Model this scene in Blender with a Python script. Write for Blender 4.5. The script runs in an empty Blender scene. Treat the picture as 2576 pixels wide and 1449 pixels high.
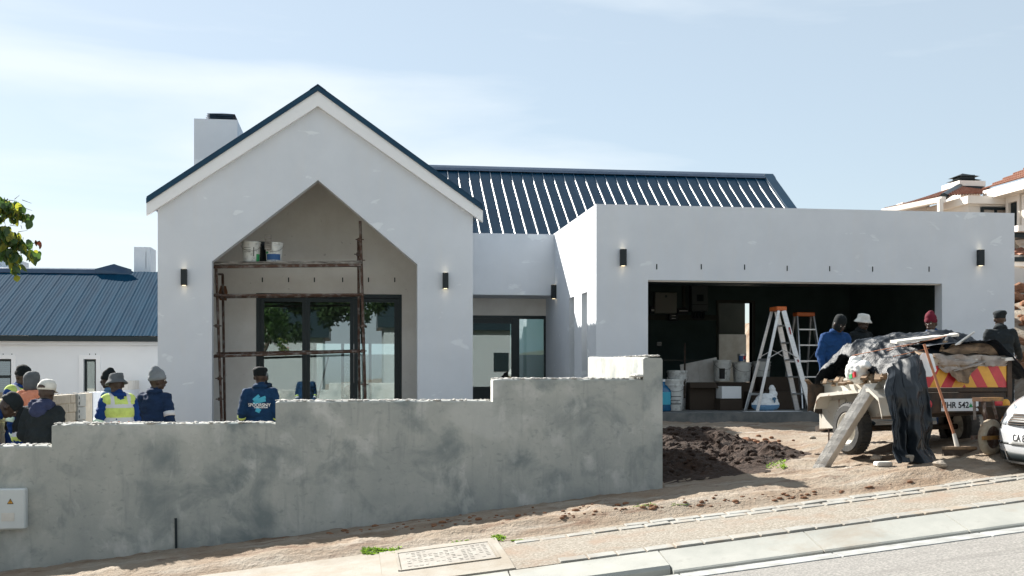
import bpy, bmesh, math, random
from mathutils import Vector, Matrix, Euler, noise
random.seed(7)
R = math.radians
scene = bpy.context.scene
C = scene.collection
# ------------------------------------------------------------------ camera
YAW = R(8.06)
CAMZ = 1.6
cam_d = bpy.data.cameras.new('camera')
cam = bpy.data.objects.new('camera', cam_d); C.objects.link(cam)
cam.location = (0, 0, CAMZ)
cam.rotation_euler = (R(90), 0, -YAW)
cam_d.sensor_width = 36.0
cam_d.lens = 36.0 * 2810 / 2576
cam_d.shift_y = (943 - 724.5) / 2576
cam_d.clip_start = 0.05
cam_d.clip_end = 3000
scene.camera = cam
# ------------------------------------------------------------------ light
SUN = Vector((-0.82, 1.21, 1.0)).normalized()          # towards the sun
elev = math.asin(SUN.z); azim = math.atan2(SUN.x, SUN.y)
world = bpy.data.worlds.new('World'); scene.world = world; world.use_nodes = True
wn = world.node_tree; wn.nodes.clear()
def N(t, kind, **kw):
    n = t.nodes.new(kind)
    for k, v in kw.items():
        if k in n.inputs.keys(): n.inputs[k].default_value = v
        else: setattr(n, k, v)
    return n
out = N(wn, 'ShaderNodeOutputWorld'); bg = N(wn, 'ShaderNodeBackground'); bg.inputs[1].default_value = 0.050
sky = N(wn, 'ShaderNodeTexSky'); sky.sky_type = 'NISHITA'; sky.sun_disc = False
sky.sun_elevation = elev; sky.sun_rotation = azim; sky.air_density = 1.0; sky.dust_density = 0.4; sky.ozone_density = 1.2
tc = N(wn, 'ShaderNodeTexCoord')
mp = N(wn, 'ShaderNodeMapping'); mp.inputs['Scale'].default_value = (1.0, 1.0, 5.5); mp.inputs['Rotation'].default_value = (0, R(4), 0); mp.inputs['Location'].default_value = (0.35, 0.1, 0.25)
wn.links.new(tc.outputs['Generated'], mp.inputs[0])
n1 = N(wn, 'ShaderNodeTexNoise', Scale=1.7, Detail=9.0, Roughness=0.50); n1.inputs['Distortion'].default_value = 0.35
wn.links.new(mp.outputs[0], n1.inputs['Vector'])
mr = N(wn, 'ShaderNodeMapRange'); mr.inputs['From Min'].default_value = 0.44; mr.inputs['From Max'].default_value = 0.60
wn.links.new(n1.outputs['Fac'], mr.inputs['Value'])
# more cloud low down, clearer towards the top
sep = N(wn, 'ShaderNodeSeparateXYZ'); wn.links.new(tc.outputs['Generated'], sep.inputs[0])
lo = N(wn, 'ShaderNodeMapRange'); lo.inputs['From Min'].default_value = 0.14; lo.inputs['From Max'].default_value = 0.42
lo.inputs['To Min'].default_value = 1.0; lo.inputs['To Max'].default_value = 0.40
wn.links.new(sep.outputs['Z'], lo.inputs['Value'])
ml = N(wn, 'ShaderNodeMath', operation='MULTIPLY'); wn.links.new(mr.outputs[0], ml.inputs[0]); wn.links.new(lo.outputs[0], ml.inputs[1])
ml2 = N(wn, 'ShaderNodeMath', operation='MULTIPLY_ADD'); ml2.inputs[1].default_value = 0.85; ml2.inputs[2].default_value = 0.05
wn.links.new(ml.outputs[0], ml2.inputs[0])
mx = N(wn, 'ShaderNodeMix', data_type='RGBA')
veil = N(wn, 'ShaderNodeMix', data_type='RGBA'); veil.inputs['Factor'].default_value = 0.55; veil.inputs['B'].default_value = (5.6, 6.45, 6.95, 1)
wn.links.new(sky.outputs[0], veil.inputs['A'])
wn.links.new(ml2.outputs[0], mx.inputs['Factor']); wn.links.new(veil.outputs['Result'], mx.inputs['A'])
mx.inputs['B'].default_value = (7.4, 8.0, 8.4, 1)
wn.links.new(mx.outputs['Result'], bg.inputs[0]); wn.links.new(bg.outputs[0], out.inputs[0])
sl = bpy.data.lights.new('sun', 'SUN'); sl.energy = 5.0; sl.angle = R(0.55); sl.color = (1.0, 0.95, 0.87)
so = bpy.data.objects.new('sun', sl); C.objects.link(so); so.location = (-30, 40, 40)
so.rotation_euler = (-SUN).to_track_quat('-Z', 'Y').to_euler()
vs = scene.view_settings; vs.view_transform = 'Standard'; vs.look = 'None'; vs.exposure = 1.40; vs.gamma = 1; vs.use_curve_mapping = False
scene.render.engine = 'CYCLES'
# ------------------------------------------------------------------ measuring: picture units (2576 wide) to a point at house depth Y
S_, C_ = math.sin(YAW), math.cos(YAW)
def ray(x, y):
    u = (x - 1288) / 2810; v = (943 - y) / 2810
    return (S_ + u * C_, C_ - u * S_, v)
def at(x, y, Y):
    a = ray(x, y); t = Y / a[1]
    return Vector((a[0] * t, Y, CAMZ + a[2] * t))
def atz(x, y, Zc):
    a = ray(x, y)
    return Vector((a[0] * Zc, a[1] * Zc, CAMZ + a[2] * Zc))
def sst(a, b, x):
    t = min(1, max(0, (x - a) / (b - a))); return t * t * (3 - 2 * t)
def lerp(a, b, t): return a + (b - a) * t
# ------------------------------------------------------------------ materials
MATS = {}
def mat(name, col, rough=0.6, metal=0.0, col2=None, nscale=6.0, bump=0.0, bscale=40.0, spec=0.5, lo=0.35, hi=0.65, emit=None, es=0.0, stretch=None, detail=6.0, coat=0.0, bdist=0.01):
    if name in MATS: return MATS[name]
    m = bpy.data.materials.new(name); m.use_nodes = True; t = m.node_tree
    b = t.nodes['Principled BSDF']
    b.inputs['Base Color'].default_value = (*col, 1); b.inputs['Roughness'].default_value = rough
    b.inputs['Metallic'].default_value = metal; b.inputs['Specular IOR Level'].default_value = spec
    b.inputs['Coat Weight'].default_value = coat
    tcn = N(t, 'ShaderNodeTexCoord'); vec = tcn.outputs['Object']
    if stretch:
        mp_ = N(t, 'ShaderNodeMapping'); mp_.inputs['Scale'].default_value = stretch; t.links.new(vec, mp_.inputs[0]); vec = mp_.outputs[0]
    if col2:
        n = N(t, 'ShaderNodeTexNoise', Scale=nscale, Detail=detail, Roughness=0.62); t.links.new(vec, n.inputs['Vector'])
        r = N(t, 'ShaderNodeMapRange'); r.inputs['From Min'].default_value = lo; r.inputs['From Max'].default_value = hi
        t.links.new(n.outputs['Fac'], r.inputs['Value'])
        x = N(t, 'ShaderNodeMix', data_type='RGBA'); x.inputs['A'].default_value = (*col, 1); x.inputs['B'].default_value = (*col2, 1)
        t.links.new(r.outputs[0], x.inputs['Factor']); t.links.new(x.outputs['Result'], b.inputs['Base Color'])
    if bump:
        n2 = N(t, 'ShaderNodeTexNoise', Scale=bscale, Detail=6.0, Roughness=0.65); t.links.new(vec, n2.inputs['Vector'])
        bp = N(t, 'ShaderNodeBump', Strength=bump, Distance=bdist); t.links.new(n2.outputs['Fac'], bp.inputs['Height'])
        t.links.new(bp.outputs[0], b.inputs['Normal'])
    if emit:
        b.inputs['Emission Color'].default_value = (*emit, 1); b.inputs['Emission Strength'].default_value = es
    MATS[name] = m; return m
def overlay(m, col, nscale, lo, hi, amount=1.0, stretch=None, detail=8.0, off=0.0):
    """a second layer of irregular stains over an existing material's colour"""
    t = m.node_tree; b = t.nodes['Principled BSDF']
    tcn = N(t, 'ShaderNodeTexCoord'); mp_ = N(t, 'ShaderNodeMapping'); mp_.inputs['Scale'].default_value = stretch or (1, 1, 1)
    mp_.inputs['Location'].default_value = (off, off * 1.3, off * 0.7)
    t.links.new(tcn.outputs['Object'], mp_.inputs[0])
    n = N(t, 'ShaderNodeTexNoise', Scale=nscale, Detail=detail, Roughness=0.6); n.inputs['Distortion'].default_value = 0.4
    t.links.new(mp_.outputs[0], n.inputs['Vector'])
    r = N(t, 'ShaderNodeMapRange'); r.inputs['From Min'].default_value = lo; r.inputs['From Max'].default_value = hi; r.inputs['To Max'].default_value = amount
    t.links.new(n.outputs['Fac'], r.inputs['Value'])
    x = N(t, 'ShaderNodeMix', data_type='RGBA'); x.inputs['B'].default_value = (*col, 1)
    if b.inputs['Base Color'].is_linked: t.links.new(b.inputs['Base Color'].links[0].from_socket, x.inputs['A'])
    else: x.inputs['A'].default_value = b.inputs['Base Color'].default_value
    t.links.new(r.outputs[0], x.inputs['Factor']); t.links.new(x.outputs['Result'], b.inputs['Base Color'])
    return m
def glass(name, tint, mixf, rough=0.0):
    m = bpy.data.materials.new(name); m.use_nodes = True; t = m.node_tree; t.nodes.clear()
    o = N(t, 'ShaderNodeOutputMaterial'); a = N(t, 'ShaderNodeBsdfTransparent', Color=(*tint, 1)); g = N(t, 'ShaderNodeBsdfGlossy', Roughness=rough)
    g.inputs['Color'].default_value = (0.9, 0.97, 1.0, 1)
    f = N(t, 'ShaderNodeFresnel', IOR=1.5); ad = N(t, 'ShaderNodeMath', operation='ADD'); ad.inputs[1].default_value = mixf; ad.use_clamp = True
    t.links.new(f.outputs[0], ad.inputs[0]); x = N(t, 'ShaderNodeMixShader')
    t.links.new(ad.outputs[0], x.inputs[0]); t.links.new(a.outputs[0], x.inputs[1]); t.links.new(g.outputs[0], x.inputs[2]); t.links.new(x.outputs[0], o.inputs[0])
    MATS[name] = m; return m

m_white = mat('white_plaster', (0.655, 0.69, 0.735), 0.85, col2=(0.61, 0.645, 0.69), nscale=1.3, bump=0.25, bscale=60, bdist=0.004)
overlay(m_white, (0.80, 0.84, 0.87), 1.7, 0.64, 0.68, 0.6, stretch=(1.0, 1.0, 2.0), detail=3.0)
overlay(m_white, (0.66, 0.66, 0.66), 2.5, 0.5, 0.8, 0.35, stretch=(2.0, 2.0, 0.3), off=4)
m_barge = mat('white_paint', (0.82, 0.83, 0.84), 0.7, bump=0.1, bscale=80, bdist=0.003)
m_porch = mat('primer_plaster', (0.80, 0.78, 0.735), 0.9, col2=(0.71, 0.68, 0.63), nscale=1.8, bump=0.3, bscale=50, bdist=0.004)
overlay(m_porch, (0.24, 0.22, 0.20), 9.0, 0.66, 0.74, 0.7, off=2)
m_conc = mat('cement_plaster', (0.455, 0.455, 0.42), 0.92, col2=(0.32, 0.335, 0.32), nscale=1.5, bump=0.5, bscale=30, bdist=0.006, detail=8)
overlay(m_conc, (0.15, 0.185, 0.19), 2.4, 0.49, 0.68, 0.75, off=3)
overlay(m_conc, (0.62, 0.61, 0.58), 4.4, 0.56, 0.72, 0.6, off=9, stretch=(1, 1, .7))
overlay(m_conc, (0.19, 0.21, 0.21), 5.0, 0.56, 0.70, 0.32, off=13, stretch=(2.6, 2.6, 0.35))
overlay(m_conc, (0.24, 0.26, 0.25), 14.0, 0.58, 0.68, 0.5, off=21, stretch=(1.0, 1.0, 1.6))
overlay(m_conc, (0.60, 0.60, 0.57), 0.9, 0.55, 0.62, 0.35, off=31)
m_crust = mat('mortar', (0.62, 0.60, 0.56), 0.95, col2=(0.42, 0.40, 0.37), nscale=14, bump=0.8, bscale=60)
m_roof = mat('blue_steel', (0.004, 0.046, 0.092), 0.43, 0.0, col2=(0.003, 0.034, 0.072), nscale=2, spec=0.30)
m_roofn = mat('blue_steel_neighbour', (0.004, 0.042, 0.084), 0.9, 0.0, col2=(0.003, 0.031, 0.066), nscale=0.7, spec=0.03, stretch=(8, 1, 1))
m_flash = mat('blue_flashing', (0.045, 0.08, 0.13), 0.3, 0.5, col2=(0.03, 0.06, 0.11), nscale=3, bump=0.5, bscale=4, bdist=0.03)
m_frame = mat('charcoal_aluminium', (0.012, 0.022, 0.026), 0.4, 0.2, spec=0.4)
m_black = mat('black_metal', (0.008, 0.014, 0.017), 0.5, spec=0.4)
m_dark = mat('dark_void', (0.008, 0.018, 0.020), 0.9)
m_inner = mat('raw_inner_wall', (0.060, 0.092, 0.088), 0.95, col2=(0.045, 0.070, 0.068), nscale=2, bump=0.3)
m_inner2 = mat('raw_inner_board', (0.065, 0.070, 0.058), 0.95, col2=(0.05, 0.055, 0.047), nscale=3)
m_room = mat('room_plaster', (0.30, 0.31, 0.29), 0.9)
m_slab = mat('concrete_floor', (0.17, 0.17, 0.165), 0.9, col2=(0.09, 0.10, 0.10), nscale=4, bump=0.6, bscale=25)
m_soil = mat('damp_shade_soil', (0.046, 0.023, 0.013), 0.98, col2=(0.028, 0.015, 0.009), nscale=5, bump=1.0, bscale=18, bdist=0.05)  # damp soil, darkened further so even sunlit parts of the heap read as shaded
m_clod = mat('orange_clod', (0.24, 0.115, 0.06), 0.97, col2=(0.17, 0.08, 0.042), nscale=12, bump=0.8, bscale=40)
m_stone = mat('pale_stone', (0.42, 0.37, 0.31), 0.9, col2=(0.30, 0.25, 0.2), nscale=10, bump=0.6)
m_kerb = mat('kerb_concrete', (0.36, 0.36, 0.33), 0.85, col2=(0.29, 0.295, 0.27), nscale=3, bump=0.4, bscale=70, bdist=0.004)
overlay(m_kerb, (0.25, 0.24, 0.22), 6, 0.60, 0.72, 0.6, off=5)
m_paver = mat('paver_concrete', (0.30, 0.30, 0.28), 0.85, col2=(0.22, 0.205, 0.18), nscale=5, bump=0.4, bscale=60)
overlay(m_paver, (0.30, 0.23, 0.16), 3, 0.52, 0.66, 0.6, off=7)
m_pale = mat('pale_concrete', (0.31, 0.29, 0.255), 0.9, col2=(0.25, 0.215, 0.17), nscale=3.5, bump=0.5, bscale=50)
m_iron = mat('lid_concrete', (0.29, 0.275, 0.245), 0.8, col2=(0.23, 0.21, 0.185), nscale=8, bump=0.5, bscale=30)
m_gal = mat('aluminium', (0.62, 0.63, 0.63), 0.38, 0.75, col2=(0.52, 0.53, 0.54), nscale=5, stretch=(1, 1, 8))
m_orange = mat('orange_plastic', (0.55, 0.13, 0.03), 0.55)
m_rust = mat('rusty_steel', (0.09, 0.05, 0.035), 0.85, 0.2, col2=(0.28, 0.26, 0.24), nscale=9, bump=0.7, bscale=60, lo=0.48, hi=0.72)
m_plank = mat('splattered_plank', (0.33, 0.31, 0.28), 0.9, col2=(0.07, 0.06, 0.05), nscale=7, bump=0.6, bscale=30, stretch=(1, 6, 6))
m_bucket = mat('white_bucket', (0.66, 0.67, 0.64), 0.6, col2=(0.30, 0.30, 0.28), nscale=10, lo=0.5, hi=0.72)
m_block = mat('cement_block', (0.56, 0.50, 0.40), 0.95, col2=(0.44, 0.39, 0.31), nscale=5, bump=0.7, bscale=50)
m_mortar = mat('block_mortar', (0.40, 0.32, 0.22), 0.95, col2=(0.50, 0.42, 0.3), nscale=10)
m_skin = mat('dark_skin', (0.045, 0.024, 0.016), 0.5, col2=(0.032, 0.018, 0.012), nscale=12)
m_eye = mat('eye_white', (0.5, 0.47, 0.43), 0.3)
def cloth(name, c, rough=0.9):
    return mat(name, c, rough, col2=tuple(v * 0.68 for v in c), nscale=7, bump=0.6, bscale=26, bdist=0.012, spec=0.25)
m_navy = cloth('navy_cloth', (0.010, 0.028, 0.075)); m_royal = cloth('royal_blue_cloth', (0.008, 0.045, 0.19)); m_denim = cloth('pale_denim', (0.10, 0.20, 0.34))
m_char = cloth('charcoal_cloth', (0.016, 0.022, 0.026)); m_grey = cloth('grey_wool', (0.11, 0.12, 0.13)); m_lgrey = cloth('light_grey_wool', (0.20, 0.22, 0.24))
m_blackc = cloth('black_cloth', (0.008, 0.012, 0.014)); m_whitec = cloth('white_cotton', (0.70, 0.69, 0.64)); m_maroon = cloth('maroon_wool', (0.13, 0.010, 0.025))
m_blueov = cloth('workwear_blue', (0.007, 0.038, 0.10)); m_workb = cloth('bright_workwear_blue', (0.010, 0.055, 0.18)); m_hood = cloth('purple_grey_cloth', (0.035, 0.045, 0.10))
m_reflect = mat('reflective_strip', (0.62, 0.78, 0.62), 0.5, emit=None); m_silver = mat('silver_strip', (0.55, 0.56, 0.58), 0.5)
m_yellow = cloth('hivis_yellow', (0.60, 0.74, 0.20)); m_orangec = cloth('hivis_orange', (0.85, 0.17, 0.035)); m_peach = cloth('faded_orange', (0.72, 0.28, 0.17))
m_whitep = mat('print_white', (0.75, 0.77, 0.78), 0.6); m_cyan = mat('print_cyan', (0.05, 0.36, 0.50), 0.7); m_blk = mat('print_black', (0.01, 0.01, 0.012), 0.6)
m_red = mat('print_red', (0.55, 0.03, 0.04), 0.5, col2=(0.42, 0.02, 0.03), nscale=9); m_yel = mat('chevron_yellow', (0.72, 0.36, 0.03), 0.5, col2=(0.6, 0.28, 0.02), nscale=6)
m_green = mat('print_green', (0.03, 0.30, 0.10), 0.6); m_pblue = mat('print_blue', (0.02, 0.09, 0.25), 0.6)
m_tyre = mat('tyre_rubber', (0.018, 0.02, 0.022), 0.8, col2=(0.05, 0.048, 0.045), nscale=9, bump=0.4)
m_trail = mat('cream_trailer_paint', (0.52, 0.50, 0.45), 0.5, col2=(0.50, 0.43, 0.34), nscale=4, lo=0.5, hi=0.75)
overlay(m_trail, (0.18, 0.08, 0.035), 6, 0.62, 0.68, 0.9, off=2)
m_grime = mat('grimy_steel', (0.035, 0.032, 0.028), 0.8, 0.2, col2=(0.09, 0.055, 0.035), nscale=8)
m_plastic = mat('black_plastic_sheet', (0.009, 0.014, 0.021), 0.50, bump=0.7, bscale=9, bdist=0.03, spec=0.24)
m_card = mat('torn_cardboard', (0.36, 0.25, 0.16), 0.9, col2=(0.12, 0.085, 0.06), nscale=6, bump=0.4)
m_paper = mat('wet_paper', (0.42, 0.39, 0.36), 0.8, col2=(0.22, 0.16, 0.12), nscale=5)
m_board = mat('pale_board', (0.68, 0.66, 0.62), 0.7, col2=(0.55, 0.52, 0.47), nscale=5)
m_bag = mat('white_bag', (0.66, 0.66, 0.64), 0.4, bump=0.7, bscale=12, bdist=0.02)
m_post = mat('post_concrete', (0.64, 0.62, 0.58), 0.9, col2=(0.50, 0.48, 0.45), nscale=7, bump=0.7, bscale=40)
m_wood = mat('broom_wood', (0.42, 0.17, 0.085), 0.7, col2=(0.30, 0.12, 0.06), nscale=6, stretch=(5, 5, 1))
m_bristle = mat('broom_bristle', (0.10, 0.075, 0.06), 0.95)
m_car = mat('silver_car_paint', (0.62, 0.64, 0.67), 0.22, 0.25, coat=1.0)
m_lens = mat('lamp_lens', (0.55, 0.60, 0.65), 0.08, 0.3, coat=1.0)
m_rtile = mat('terracotta', (0.26, 0.10, 0.06), 0.85, col2=(0.36, 0.20, 0.14), nscale=9, bump=0.4)
m_cream = mat('cream_plaster', (0.82, 0.77, 0.71), 0.88, col2=(0.77, 0.72, 0.66), nscale=1.2)
m_tan = mat('tan_plaster', (0.68, 0.64, 0.59), 0.88)
m_nwall = mat('neighbour_white', (0.78, 0.80, 0.82), 0.85, col2=(0.73, 0.75, 0.77), nscale=1)
m_boxp = mat('meter_box_plastic', (0.62, 0.65, 0.65), 0.5, col2=(0.57, 0.60, 0.60), nscale=3)
m_lamp = mat('lamp_glow', (1, 0.9, 0.7), 0.5, emit=(1.0, 0.80, 0.50), es=1.2)
m_blind = mat('blind_slat', (0.20, 0.30, 0.36), 0.5)
m_brown = mat('brown_carton', (0.045, 0.032, 0.022), 0.9); m_bluew = mat('blue_bottle', (0.01, 0.10, 0.22), 0.2, spec=0.8)
m_plug = mat('socket_white', (0.7, 0.7, 0.68), 0.5); m_inv = mat('inverter_grey', (0.07, 0.085, 0.085), 0.6); m_db = mat('board_grey', (0.25, 0.25, 0.22), 0.7)
m_leaf = mat('leaf_green', (0.035, 0.085, 0.025), 0.45, col2=(0.07, 0.13, 0.02), nscale=30, spec=0.6)
m_leafy = mat('leaf_yellow_green', (0.20, 0.24, 0.03), 0.5, col2=(0.30, 0.26, 0.05), nscale=30)
m_leafr = mat('leaf_red', (0.42, 0.13, 0.08), 0.5); m_bark = mat('bark', (0.09, 0.065, 0.05), 0.95, bump=0.8, bscale=20, col2=(0.05, 0.04, 0.03), nscale=10)
for mm_ in (m_leaf, m_leafy):
    mm_.node_tree.nodes['Principled BSDF'].inputs['Transmission Weight'].default_value = 0.0
    mm_.node_tree.nodes['Principled BSDF'].inputs['Subsurface Weight'].default_value = 0.0
def leafy(m, tcol):
    t = m.node_tree; b = t.nodes['Principled BSDF']; o = t.nodes['Material Output']
    tr = N(t, 'ShaderNodeBsdfTranslucent', Color=(*tcol, 1)); x = N(t, 'ShaderNodeMixShader'); x.inputs[0].default_value = 0.4
    t.links.new(b.outputs[0], x.inputs[1]); t.links.new(tr.outputs[0], x.inputs[2]); t.links.new(x.outputs[0], o.inputs[0])
leafy(m_leaf, (0.06, 0.12, 0.02)); leafy(m_leafy, (0.40, 0.42, 0.04))
m_leafd = mat('leaf_far', (0.02, 0.035, 0.012), 0.8, spec=0.1)
m_weed = mat('weed_green', (0.13, 0.22, 0.04), 0.7, col2=(0.25, 0.32, 0.09), nscale=30); leafy(m_weed, (0.30, 0.5, 0.05))
g_door = glass('door_glass', (0.58, 0.68, 0.68), 0.15); g_win = glass('window_glass', (0.35, 0.45, 0.45), 0.16)
m_road = mat('asphalt', (0.17, 0.165, 0.155), 0.9, col2=(0.30, 0.285, 0.265), nscale=60, bump=0.7, bscale=120, bdist=0.008, lo=0.42, hi=0.62)
overlay(m_road, (0.16, 0.15, 0.14), 5, 0.52, 0.66, 0.5, stretch=(0.4, 3.0, 1), off=3)
m_side = mat('worn_footpath', (0.19, 0.165, 0.13), 0.95, col2=(0.34, 0.31, 0.265), nscale=55, bump=0.8, bscale=90, bdist=0.01, lo=0.42, hi=0.62)
overlay(m_side, (0.25, 0.17, 0.115), 2.5, 0.5, 0.66, 0.6, off=6)
m_line = mat('channel_concrete', (0.34, 0.35, 0.345), 0.85, col2=(0.22, 0.22, 0.21), nscale=8)
overlay(m_road, (0.10, 0.095, 0.09), 1.3, 0.54, 0.66, 0.45, stretch=(0.15, 2.2, 1), off=17)
overlay(m_kerb, (0.24, 0.185, 0.13), 1.6, 0.55, 0.68, 0.5, off=23)
m_lawn = mat('lawn', (0.10, 0.15, 0.04), 0.95, col2=(0.16, 0.18, 0.06), nscale=8)
m_dirt = mat('dry_dirt', (0.27, 0.228, 0.178), 0.97, col2=(0.215, 0.150, 0.098), nscale=1.3, bump=1.0, bscale=22, bdist=0.03, detail=9)
overlay(m_dirt, (0.125, 0.066, 0.036), 3.5, 0.53, 0.67, 0.75, off=5, stretch=(0.7, 1.4, 1))
overlay(m_dirt, (0.37, 0.33, 0.28), 2.2, 0.52, 0.68, 0.7, off=11, stretch=(0.5, 1.5, 1))
# ------------------------------------------------------------------ mesh helpers
ORG = {}
class MB:
    def __init__(s): s.v = []; s.f = []
    def add(s, vs_, fs_):
        k = len(s.v); s.v += [tuple(p) for p in vs_]; s.f += [tuple(i + k for i in f) for f in fs_]; return s
    def box(s, x0, x1, y0, y1, z0, z1):
        return s.add([(x0,y0,z0),(x1,y0,z0),(x1,y1,z0),(x0,y1,z0),(x0,y0,z1),(x1,y0,z1),(x1,y1,z1),(x0,y1,z1)],
                     [(0,3,2,1),(4,5,6,7),(0,1,5,4),(1,2,6,5),(2,3,7,6),(3,0,4,7)])
    def beam(s, p, q, w, h, up=(0,0,1)):
        p = Vector(p); q = Vector(q); d = (q - p).normalized(); sd = d.cross(Vector(up))
        if sd.length < 1e-4: sd = d.cross(Vector((0, 1, 0)))
        sd.normalize(); u = sd.cross(d); a = sd * w / 2; b = u * h / 2
        return s.add([p-a-b, p+a-b, p+a+b, p-a+b, q-a-b, q+a-b, q+a+b, q-a+b], [(0,1,2,3)[::-1],(4,5,6,7)[::-1][::-1],(0,1,5,4),(1,2,6,5),(2,3,7,6),(3,0,4,7)])
    def prism(s, pts, y0, y1):                     # polygon in XZ, extruded along Y
        n = len(pts); return s.add([(x, y0, z) for x, z in pts] + [(x, y1, z) for x, z in pts],
            [tuple(range(n)), tuple(range(2*n-1, n-1, -1))] + [(i, i+n, (i+1) % n + n, (i+1) % n) for i in range(n)])
    def prismx(s, pts, x0, x1):                    # polygon in YZ, extruded along X
        n = len(pts); return s.add([(x0, y, z) for y, z in pts] + [(x1, y, z) for y, z in pts],
            [tuple(range(n))[::-1], tuple(range(n, 2*n))] + [(i, (i+1) % n, (i+1) % n + n, i+n) for i in range(n)])
    def prismz(s, pts, z0, z1):
        n = len(pts); return s.add([(x, y, z0) for x, y in pts] + [(x, y, z1) for x, y in pts],
            [tuple(range(n))[::-1], tuple(range(n, 2*n))] + [(i, (i+1) % n, (i+1) % n + n, i+n) for i in range(n)])
    def tube(s, p, q, r1, r2=None, n=12):
        r2 = r1 if r2 is None else r2; p = Vector(p); q = Vector(q); d = (q - p).normalized()
        a = d.orthogonal().normalized(); b = d.cross(a)
        ring = [(a * math.cos(2*math.pi*i/n) + b * math.sin(2*math.pi*i/n)) for i in range(n)]
        return s.add([p + w * r1 for w in ring] + [q + w * r2 for w in ring],
            [tuple(range(n))[::-1], tuple(range(n, 2*n))] + [(i, (i+1) % n, (i+1) % n + n, i+n) for i in range(n)])
    def path(s, pts, r, n=8):
        for i in range(len(pts) - 1): s.tube(pts[i], pts[i+1], r, r, n)
        return s
    def lathe(s, prof, c=(0,0,0), axis=(0,0,1), n=24, sx=1, sy=1):
        c = Vector(c); ax = Vector(axis).normalized()
        if abs(ax.z) > 0.999: a = Vector((1,0,0)); b = Vector((0,1,0))
        else: a = ax.orthogonal().normalized(); b = ax.cross(a)
        k = len(s.v)
        for r, h in prof:
            for i in range(n):
                t = 2*math.pi*i/n; s.v.append(tuple(c + ax*h + a*(r*math.cos(t)*sx) + b*(r*math.sin(t)*sy)))
        for j in range(len(prof)-1):
            for i in range(n): s.f.append((k+j*n+i, k+j*n+(i+1)%n, k+(j+1)*n+(i+1)%n, k+(j+1)*n+i))
        return s
    def ball(s, c, r, n=12, m=8, rot=None):
        r = (r, r, r) if isinstance(r, (int, float)) else r; c = Vector(c); k = len(s.v)
        pts = []
        for j in range(m+1):
            p = math.pi*j/m
            for i in range(n):
                t = 2*math.pi*i/n; w = Vector((r[0]*math.sin(p)*math.cos(t), r[1]*math.sin(p)*math.sin(t), r[2]*math.cos(p)))
                if rot is not None: w = rot @ w
                s.v.append(tuple(c + w))
        for j in range(m):
            for i in range(n):
                f = (k+j*n+i, k+(j+1)*n+i, k+(j+1)*n+(i+1)%n, k+j*n+(i+1)%n); s.f.append(f)
        return s
    def grid(s, P):                                # P[i][j] points
        k = len(s.v); h = len(P[0])
        for row in P: s.v += [tuple(p) for p in row]
        for i in range(len(P)-1):
            for j in range(h-1): s.f.append((k+i*h+j, k+(i+1)*h+j, k+(i+1)*h+j+1, k+i*h+j+1))
        return s
    def build(s, name, m, parent=None, smooth=False, bevel=0.0, solid=0.0, merge=False, clean=True, **tags):
        me = bpy.data.meshes.new(name)
        org = ORG.get(parent.name, Vector((0,0,0))) if parent else Vector(tags.pop('org', (0,0,0)))
        me.from_pydata([tuple(Vector(p) - org) for p in s.v], [], s.f)
        if clean:
            bm = bmesh.new(); bm.from_mesh(me)
            if merge: bmesh.ops.remove_doubles(bm, verts=bm.verts, dist=1e-5)
            bmesh.ops.recalc_face_normals(bm, faces=bm.faces)
            if bevel: bmesh.ops.bevel(bm, geom=bm.edges[:] , offset=bevel, segments=1, affect='EDGES', clamp_overlap=True)
            bm.to_mesh(me); bm.free()
        if m is not None:
            for q in (m if isinstance(m, (list, tuple)) else [m]): me.materials.append(q)
        if smooth:
            me.polygons.foreach_set('use_smooth', [True]*len(me.polygons))
            if smooth == 'auto':
                me.set_sharp_from_angle(angle=R(38))
        o = bpy.data.objects.new(name, me); C.objects.link(o)
        if parent: o.parent = parent; ORG[o.name] = org
        else: o.location = org; ORG[o.name] = org
        if solid:
            md = o.modifiers.new('thickness', 'SOLIDIFY'); md.thickness = solid
        for k_, v_ in tags.items(): o[k_] = v_
        return o
def thing(name, label, cat, loc=(0,0,0), rz=0, group=None):
    o = bpy.data.objects.new(name, None); C.objects.link(o); o.empty_display_size = 0.2
    o.location = loc; o.rotation_euler = (0, 0, rz); o['label'] = label; o['category'] = cat
    if group: o['group'] = group
    ORG[o.name] = Vector(loc) if rz == 0 else Vector((0,0,0))
    return o
def local_thing(name, label, cat, loc=(0,0,0), rz=0, group=None):      # parts given in the thing's own axes
    o = thing(name, label, cat, loc, rz, group); ORG[o.name] = Vector((0,0,0)); return o
def tag(o, label, cat, group=None, kind=None):
    o['label'] = label; o['category'] = cat
    if group: o['group'] = group
    if kind: o['kind'] = kind
    return o
def copy_tree(o, parent=None):
    c = o.copy(); C.objects.link(c)
    if parent: c.parent = parent
    for ch in list(o.children): copy_tree(ch, c)
    return c
def text(body, size, m, name, parent, origin, right, up, depth=0.003, align='CENTER', bold=0.0):
    cu = bpy.data.curves.new(name, 'FONT'); cu.body = body; cu.size = size; cu.extrude = depth/2; cu.align_x = align; cu.align_y = 'CENTER'; cu.offset = bold
    to = bpy.data.objects.new('tmp_text', cu); C.objects.link(to)
    dg = bpy.context.evaluated_depsgraph_get(); me = bpy.data.meshes.new_from_object(to.evaluated_get(dg))
    bpy.data.objects.remove(to); bpy.data.curves.remove(cu)
    r = Vector(right).normalized(); u = Vector(up).normalized(); n = r.cross(u); org = ORG.get(parent.name, Vector((0,0,0)))
    for v in me.vertices: v.co = Vector(origin) - org + r*v.co.x + u*v.co.y + n*v.co.z
    me.materials.clear(); me.materials.append(m); me.name = name
    o = bpy.data.objects.new(name, me); C.objects.link(o); o.parent = parent; ORG[o.name] = org
    return o
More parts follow.
